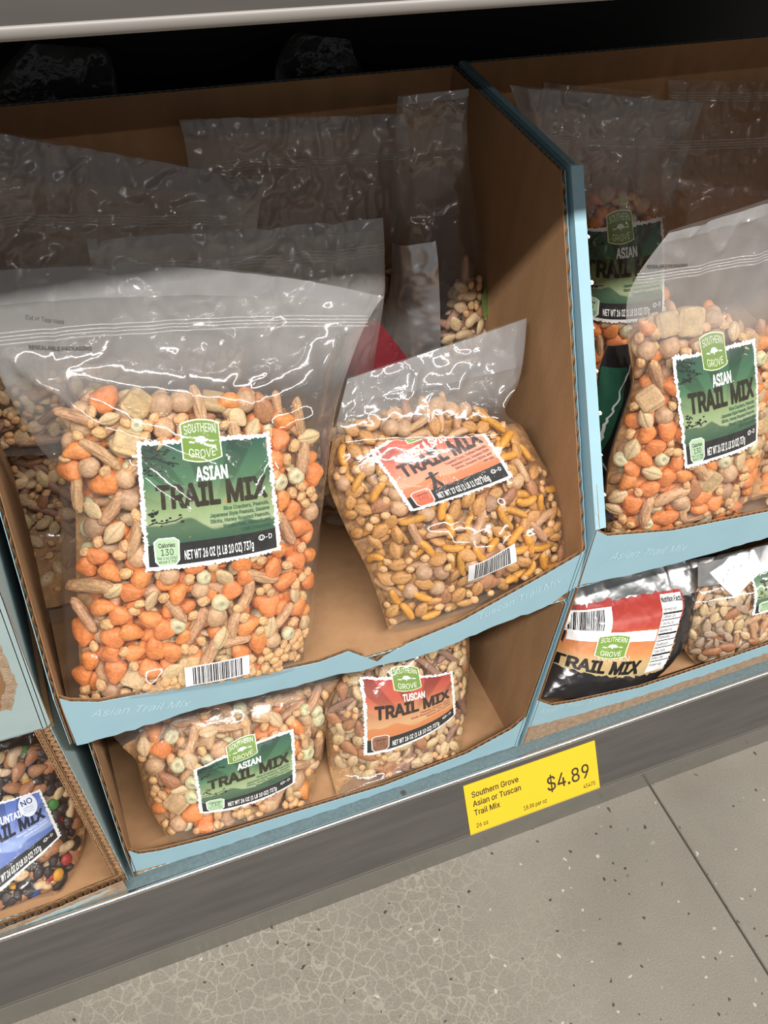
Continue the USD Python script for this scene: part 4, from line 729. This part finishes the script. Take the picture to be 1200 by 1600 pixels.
def put_logo(P, fn, parent, off, clip=None, surf=1):
    def lay(name, a, b, f, depth, col, par):
        m = P.flat(fn(a, b), f, off + depth, 0.003, clip=clip, surf=surf)
        return None if m is None else obj(name, m, PRINT, par, tint=np.tile(col, (len(m[0]), 1)))
    def barrel(k):
        A, B_, f = gridpatch(k, 1 - k, 0, 1, 16, 12); sag = 1 - (2 * A - 1) ** 2
        return A, (0.09 + k + (0.82 - 2 * k) * B_) + (2 * B_ - 1) * 0.10 * sag, f
    A, B_, f = barrel(0.0); lg = lay('logo_badge', A, B_, f, 0.00026, (0.80, 0.82, 0.58), parent)
    if lg is None: return
    A, B_, f = barrel(0.035); lay('badge_panel', A, B_, f, 0.00012, (0.155, 0.27, 0.045), parent)
    for t_, b1, h, sg in (('SOUTHERN', 0.385, 0.20, -0.10), ('GROVE', 0.80, 0.20, 0.10)):
        v, f = text2(t_, False); w = v[:, 0].max(); wd = 0.80 if t_ == 'SOUTHERN' else 0.66; a = 0.5 + wd * (v[:, 0] / w - 0.5); b = b1 - h * v[:, 1] + sg * (1 - (2 * a - 1) ** 2)
        lay('lettering', a, b, f, -0.00002, (0.86, 0.88, 0.72), parent)
    from shapely import union_all
    tr = [affinity.scale(Point(x, y).buffer(1, 8), sx, sy) for x, y, sx, sy in ((0.5, 0.44, 0.11, 0.05), (0.43, 0.49, 0.08, 0.04), (0.58, 0.49, 0.09, 0.04), (0.5, 0.53, 0.03, 0.05), (0.24, 0.52, 0.05, 0.022), (0.30, 0.53, 0.04, 0.022), (0.74, 0.51, 0.05, 0.022), (0.80, 0.52, 0.035, 0.02))]
    vs, fs, n0 = [], [], 0; u_ = union_all(tr)
    for g in getattr(u_, 'geoms', [u_]):
        v, f = poly2(g); vs.append(v); fs.append(f + n0); n0 += len(v)
    v, f = np.vstack(vs), np.vstack(fs); lay('tree_emblem', v[:, 0], v[:, 1], f[:, ::-1], -0.00002, (0.88, 0.90, 0.78), parent)

def put_barcode(P, quad, off=0.0, parent=None, seed=1, a0=0.0, surf=1):
    r = np.random.default_rng(seed)
    A, B_, f = gridpatch(0, 1, 0, 1, 12, 6); m = P.flat(coons(quad, A, B_), f, off + 0.0003, 0.006, surf=surf)
    o = obj('barcode', m, PRINT, parent or P.t, tint=np.tile((0.85, 0.85, 0.86), (len(m[0]), 1)))
    a, vs, fs, n0 = 0.12, [], [], 0
    while a < 0.88:
        w = r.choice([0.008, 0.014, 0.022]); q = np.array([[a, 0.06], [a + w, 0.06], [a + w, 0.94], [a, 0.94]]); vs.append(q); fs.append(np.array([[0, 2, 1], [0, 3, 2]]) + n0); n0 += 4; a += w + r.choice([0.008, 0.012, 0.02])
    v, f = np.vstack(vs), np.vstack(fs); m = P.flat(coons(quad, v[:, 0], v[:, 1]), f, off + 0.0001, 0.006, surf=surf)
    obj('barcode_bars', m, PRINT, o, tint=np.tile((0.012, 0.012, 0.015), (len(m[0]), 1)))

def patch(P, name, quad, col, off, parent=None, label=None, mat=PRINT, n=16, surf=0):
    A, B_, f = gridpatch(0, 1, 0, 1, n, n); m = P.flat(coons(quad, A, B_), f, off, 0.006, surf=surf)
    return obj(name, m, mat, parent or P.t, tint=np.tile(col, (len(m[0]), 1)), label=label)

def line_text(P, text, p0, p1, h, off, col=(0.05, 0.045, 0.04), parent=None, surf=0):
    v, f = text2(text, True); w = v[:, 0].max(); p0, p1 = np.array(p0), np.array(p1); d = p1 - p0; L_ = np.linalg.norm(d); d = d / L_; n_ = np.array([-d[1], d[0]])
    q = p0 + np.outer(v[:, 0] / w * L_, d) + np.outer(v[:, 1] * h, n_); m = P.flat(q, f, off, 0.003, surf=surf)
    if m is not None: obj('lettering', m, PRINT, parent or P.t, tint=np.tile(col, (len(m[0]), 1)))

# ---- upper middle tray
b = BAGS['B1']
p = Pouch('B1', 0.0016, flap=top, lip_=0.012, bow=[0, 0, 0, 0, 0.001, 0.003, 0.006, 0.013], crease=[(b['creases'], 0.0066, 0.0060), (b['c2'], 0.0078, 0.0050), (b['c3'], 0.0078, 0.0050), (b['c4'], 0.0072, 0.0045), ([(-0.09, 0.035), (-0.06, 0.022), (-0.05, 0.012)], 0.005, 0.0048), ([(-0.088, 0.010), (-0.06, 0.006), (-0.040, 0.014)], 0.005, 0.0048)])
W1 = 'large green-label pouch'
p.film('large clear zip pouch with green label and orange mix, front left of upper middle tray', seal=6.5, zipper=5.93, head=4.8)
put_label(p, 'asian', b['label'], seed=1); put_barcode(p, b['barcode'])
line_text(p, 'Cut or Tear Here', *b['text1'], 0.0030, -0.0004, (0.10, 0.095, 0.09)); line_text(p, 'RESEALABLE PACKAGING', *b['text2'], 0.0026, -0.0012, (0.05, 0.045, 0.04))
p.fillup('asian', W1, sub=3, seed=1, scale=1.2, mix2='asian_top', crumbs=0.002, uin=(0.03, 0.985))

b = BAGS['B2']
r_ = np.random.default_rng(22); b2_creases = []
for cx, cz, w_, n_ in ((-0.02, 0.055, 0.06, 5), (0.03, 0.045, 0.05, 5), (0.05, 0.075, 0.04, 4), (-0.04, 0.195, 0.07, 4), (0.02, 0.185, 0.07, 4), (0.05, 0.022, 0.06, 3), (-0.01, 0.012, 0.05, 3)):
    xs = np.sort(r_.uniform(cx - w_ / 2, cx + w_ / 2, n_)); b2_creases.append(([(x, cz + r_.normal(0, 0.006)) for x in xs], 0.0042, 0.0048))
p = Pouch('B2', 0.0018, flap=top, calm=(-0.014, 0.118, 0.065, 0.045), bulge=[(-0.002, 0.034, 0.014, 0.0165)], crease=[(b['fold'], 0.0035, 0.0045)] + b2_creases)
W2 = 'tilted orange-label pouch'
p.film('tilted clear pouch with orange label and yellow snack mix, front right of upper middle tray', seal=5.25, head=4.6)
put_label(p, 'spicy', b['label'], seed=2, clip=(b['fold'][0], b['fold'][3])); put_barcode(p, b['barcode'], seed=2)
p.fillup('spicy', W2, sub=2, seed=2, scale=1.02)

for key, lab, seal, zp in (('B3', 'shaded clear pouch behind the large green-label pouch, its grey top strip showing', 3.15, 2.6), ('B4', 'dark clear pouch with slanting grey top at the back left of upper middle tray', 3.45, 2.9), ('B5', 'dark clear pouch standing at the back centre of upper middle tray', 3.6, 2.9)):
    p = Pouch(key, 0.0022, wrinkle=1.8, crinkle=3.0); p.film(lab, seal=seal, zipper=zp, head={'B3': 1.6, 'B4': 1.6, 'B5': 1.6}[key])
    w = {'B3': 'the pouch behind the large green-label pouch', 'B4': 'the back left pouch of upper middle tray', 'B5': 'the back centre pouch of upper middle tray'}[key]
    xs = np.linspace(p.x.min(), p.x.max(), 4); zt = {'B3': 0.12, 'B4': 0.12, 'B5': 0.085}[key]
    p.fillup('tuscan', w, singles=False, seed=len(key) + ord(key[1]), top=[(x, zt + 0.01 * math.sin(9 * i)) for i, x in enumerate(xs)], layers=(1.0, 1.2))
p = Pouch('B6', 0.0022, wrinkle=1.3); p.film('clear pouch standing against the brown divider with a silver side strip', seal=4.6)
k = int(0.48 * len(p.uu)); o = obj('side_strip', p.grid(p.hf + 0.0006, (0, p.row_at(2.4)), (0, k)), SILVER, p.t, smooth=True, label='silver side seal catching the light')
patch(p, 'label_print', BAGS['B6']['badge'], (0.10, 0.20, 0.03), 0.0006, label='green corner of a printed badge')
p.fillup('tuscan', 'pouch against the divider', seed=6, xlim=(p.x.min() + 0.5 * (p.x.max() - p.x.min()), p.x.max()))
p = Pouch('B7', 0.0022); p.film('dark pouch with maroon printed panel between the two front pouches')
patch(p, 'maroon_panel', BAGS['B7']['red'], (0.17, 0.018, 0.025), -0.0006)
p.fillup('tuscan', 'the dark pouch between the front pouches', singles=False, seed=17, layers=(1.0, 1.2), top=[(x, 0.06) for x in np.linspace(p.x.min(), p.x.max(), 3)])
p = Pouch('B8', 0.0026); p.film('shaded clear pouch behind the left edge of the large green-label pouch')
xs = np.linspace(p.x.min(), p.x.max(), 3); p.fillup('tuscan', 'the shaded pouch at the left wall', singles=False, seed=8, top=[(x, 0.07) for x in xs], layers=(1.0, 1.2))

# ---- upper right tray
b = BAGS['R1']
p = Pouch('R1', 0.0020, flap=utop); W3 = 'upper right front pouch'
p.film('clear zip pouch with green label at the front of the upper right tray', zipper=4.35, seal=4.86, head=3.05)
put_label(p, 'asian', b['label'], seed=3); line_text(p, 'RESEALABLE PACKAGING', *b['text2'], 0.0026, -0.0012)
p.fillup('asian', W3, sub=3, seed=3, scale=1.25, mix2='asian_top')
b = BAGS['R2']
p = Pouch('R2', 0.0022, wrinkle=1.5, crinkle=1.8); p.film('shaded clear pouch with green label standing behind the blue rim', zipper=4.0, seal=4.5, head=2.8)
put_label(p, 'asian', b['label'], seed=4); ft = list(b['fill']); ft += [(ft[-1][0] + 0.004, ft[-1][1] - 0.10), (ft[-1][0] + 0.2, ft[-1][1] - 0.12)]
p.fillup('asian', 'pouch behind the blue rim', sub=2, seed=4, scale=1.2, top=ft)
for key, lab, seal, zp in (('R3', 'crumpled dark clear pouch top leaning behind the front pouch, upper right tray', None, 2.5), ('R4', 'clear pouch top at the far back right corner of the picture', None, 1.6), ('R5', 'dark pouch top just showing at the back wall of upper right tray', None, None)):
    p = Pouch(key, 0.0022, wrinkle=1.5, crinkle=3.0); p.film(lab, seal=seal, zipper=zp)
p = Pouch('R6', 0.0026, flap=utop); p.film('clear pouch at right picture edge beside the front pouch, upper right tray')
p.fillup('asian_tan', 'the pouch at the right edge of upper right tray', singles=False, seed=16, layers=(1.0, 1.2))
p = Pouch('R7', 0.0024, flap=utop); p.film('dark pouch wedged between the brown divider and the upper right front pouch', mats=dict(front=BLACKFILM))
patch(p, 'label_print', BAGS['R7']['label'], (0.03, 0.13, 0.08), -0.0005, label='dark green label seen at a slant')
r_ = np.random.default_rng(5); ex = LineString(BAGS['R7']['extra']); zz = [(q.x + r_.normal(0, 0.0009), q.y) for q in (ex.interpolate(i / 30, normalized=True) for i in range(31))]
v, f = poly2(LineString(zz).buffer(0.0010)); m = p.flat(v, f, -0.0011, 0.004, surf=0); obj('label_edge', m, PRINT, p.t, tint=np.tile(WHITE, (len(m[0]), 1)), label='ragged white label edge')

# ---- lower middle tray
b = BAGS['L1']
p = Pouch('L1', 0.0020, flap=ltop); W4 = 'lower middle green-label pouch'
p.film('squat clear pouch with green label at left of the lower middle tray', seal=4.5, head=3.6)
put_label(p, 'asian', b['label'], bow=(0.004, -0.004), seed=5); p.fillup('asian_tan', W4, sub=3, seed=5, scale=1.32)
b = BAGS['L2']
p = Pouch('L2', 0.0020, flap=ltop, crease=[([(-0.03, 0.125), (-0.005, 0.10), (0.02, 0.118), (0.05, 0.13)], 0.005, 0.0045)]); W5 = 'lower middle orange-label pouch'
p.film('clear pouch with red and orange label at right of the lower middle tray')
put_label(p, 'tuscan', b['label'], bow=(0.0, -0.004), seed=6); p.fillup('tuscan', W5, sub=2, seed=7, scale=1.12)

# ---- lower right tray
b = BAGS['L3']
p = Pouch('L3', 0.0018, flap=rtop, wrinkle=0.9); p.film('glossy black backed pouch lying down with orange and red panel, lower right tray', seal=2.75, mats=dict(front=BLACKFILM, seal=SILVER, back=BLACKFILM))
q = b['label']; n = 60; A, B_, f = gridpatch(0, 1, 0, 1, n, n); r_ = np.random.default_rng(4)
ed = (A < 0.001) | (A > 0.999) | (B_ < 0.001) | (B_ > 0.999)
v2 = coons(q, A + ed * r_.normal(0, 0.008, len(A)), B_ + ed * r_.normal(0, 0.012, len(A)), (0.004, -0.010)); h = p.tri(v2)[:, 0]
xs = [0, 0.38, 0.45, 0.72, 0.8, 1]; cs = [(0.34, 0.035, 0.03), (0.40, 0.055, 0.035), (0.50, 0.15, 0.06), (0.56, 0.24, 0.09), (0.50, 0.33, 0.15), (0.46, 0.36, 0.19)]
col = np.stack([np.interp(B_, xs, [c[k] for c in cs]) for k in range(3)], 1)
ok = ~np.isnan(h); f = f[ok[f].all(1)]
lb = obj('back_print', (p.world(v2[:, 0], v2[:, 1], np.nan_to_num(h) + 0.0003), f), PRINT, p.t, tint=col, label='red, orange and tan printed panel')
sub_ = lambda a0, b0, a1, b1: [tuple(x) for x in coons(q, np.array([a0, a1, a1, a0]), np.array([b0, b0, b1, b1]), (0.004, -0.010))]
patch(p, 'white_band', sub_(0.06, 0.42, 0.80, 0.56), (0.78, 0.78, 0.78), -0.0006, lb); patch(p, 'white_band', sub_(0.06, 0.08, 0.42, 0.44), (0.8, 0.8, 0.8), -0.0005, lb)
put_barcode(p, sub_(0.08, 0.09, 0.40, 0.40), -0.0010, lb, seed=7, surf=0)
patch(p, 'nutrition_panel', sub_(0.81, 0.03, 0.99, 0.97), (0.78, 0.78, 0.77), -0.0006, lb)
def on_back(text, a0, a1, b0, b1, col, bold=True):
    v, f_ = text2(text, bold, 0.035 if text == 'TRAIL MIX' else 0.0); w = v[:, 0].max(); m = p.flat(coons(q, a0 + (a1 - a0) * v[:, 0] / w, b1 + (b0 - b1) * v[:, 1], (0.004, -0.010)), f_, -0.0012, 0.003, surf=0)
    if m is not None: obj('lettering', m, PRINT, lb, tint=np.tile(col, (len(m[0]), 1)))
on_back('TRAIL MIX', 0.10, 0.74, 0.80, 0.96, (0.012, 0.010, 0.010)); on_back('TUSCAN', 0.36, 0.62, 0.725, 0.79, (0.72, 0.52, 0.36)); on_back('Nutrition Facts', 0.815, 0.985, 0.06, 0.115, (0.01, 0.01, 0.01))
for k in range(9): on_back(('Serving size', 'Calories 160', 'Total Fat 11g', 'Saturated Fat', 'Cholesterol', 'Sodium', 'Total Carb.', 'Dietary Fiber', 'Protein 6g')[k], 0.82, 0.93, 0.17 + 0.085 * k, 0.205 + 0.085 * k, (0.05, 0.05, 0.05), False)
for k in range(8): patch(p, 'rule_line', sub_(0.815, 0.225 + 0.085 * k, 0.985, 0.235 + 0.085 * k + 0.012 * (k % 3 == 0)), (0.01, 0.01, 0.01), -0.0012, lb, n=4)
put_logo(p, lambda a, b_: coons(q, 0.34 + 0.24 * a, 0.44 + 0.32 * b_, (0.004, -0.010)), lb, -0.0016, surf=0)
b = BAGS['L4']
p = Pouch('L4', 0.0022, flap=rtop); p.film('clear pouch of pale nuts and seeds with white sticker, right end of lower tray', seal=2.9, mats=dict(seal=SILVER))
patch(p, 'sticker', b['sticker'], (0.80, 0.79, 0.80), -0.0006, label='plain white sticker over the silver top')
put_label(p, 'asian', b['label'], seed=9); p.fillup('seeds', 'lower right nut pouch', sub=2, seed=9, scale=1.1)

# ---- lower left tray
b = BAGS['L5']
p = Pouch('L5', 0.0022, flap=[(-1, 0.125), (0, 0.14)]); p.film('clear pouch of dark fruit mix with blue label in the lower left tray', mats=dict(front=FILM))
lb = put_label(p, 'blue', b['label'], seed=10, logo=False)
no = np.array(b['no']).mean(0)
v, f = poly2(affinity.scale(Point(*no).buffer(0.0105, 24), 0.85, 1.15)); m = p.flat(v, f, 0.0, 0.003); st_ = obj('round_badge', m, PRINT, lb, tint=np.tile((0.75, 0.80, 0.9), (len(m[0]), 1)), label='pale round badge reading NO')
line_text(p, 'NO', no + [-0.0055, 0.0005], no + [0.0055, 0.0022], 0.0058, -0.0001, (0.03, 0.05, 0.2), lb, surf=1)
for k in range(3): line_text(p, ('artificial', 'flavors', 'or colors')[k], no + [-0.005, -0.003 - 0.0024 * k], no + [0.005, -0.0018 - 0.0024 * k], 0.0013, -0.0001, (0.2, 0.3, 0.5), lb, surf=1)
p.fillup('fruit', 'blue-label pouch', sub=2, seed=10)

# ---- behind the trays
for key, lab in (('K1', 'dark clear pouch tip showing above the back wall at far left'), ('K2', 'dark clear pouch tip showing above the back wall near centre')):
    p = Pouch(key, 0.003, wrinkle=1.6); p.film(lab, mats=dict(front=GUSSET, back=BLACKFILM))
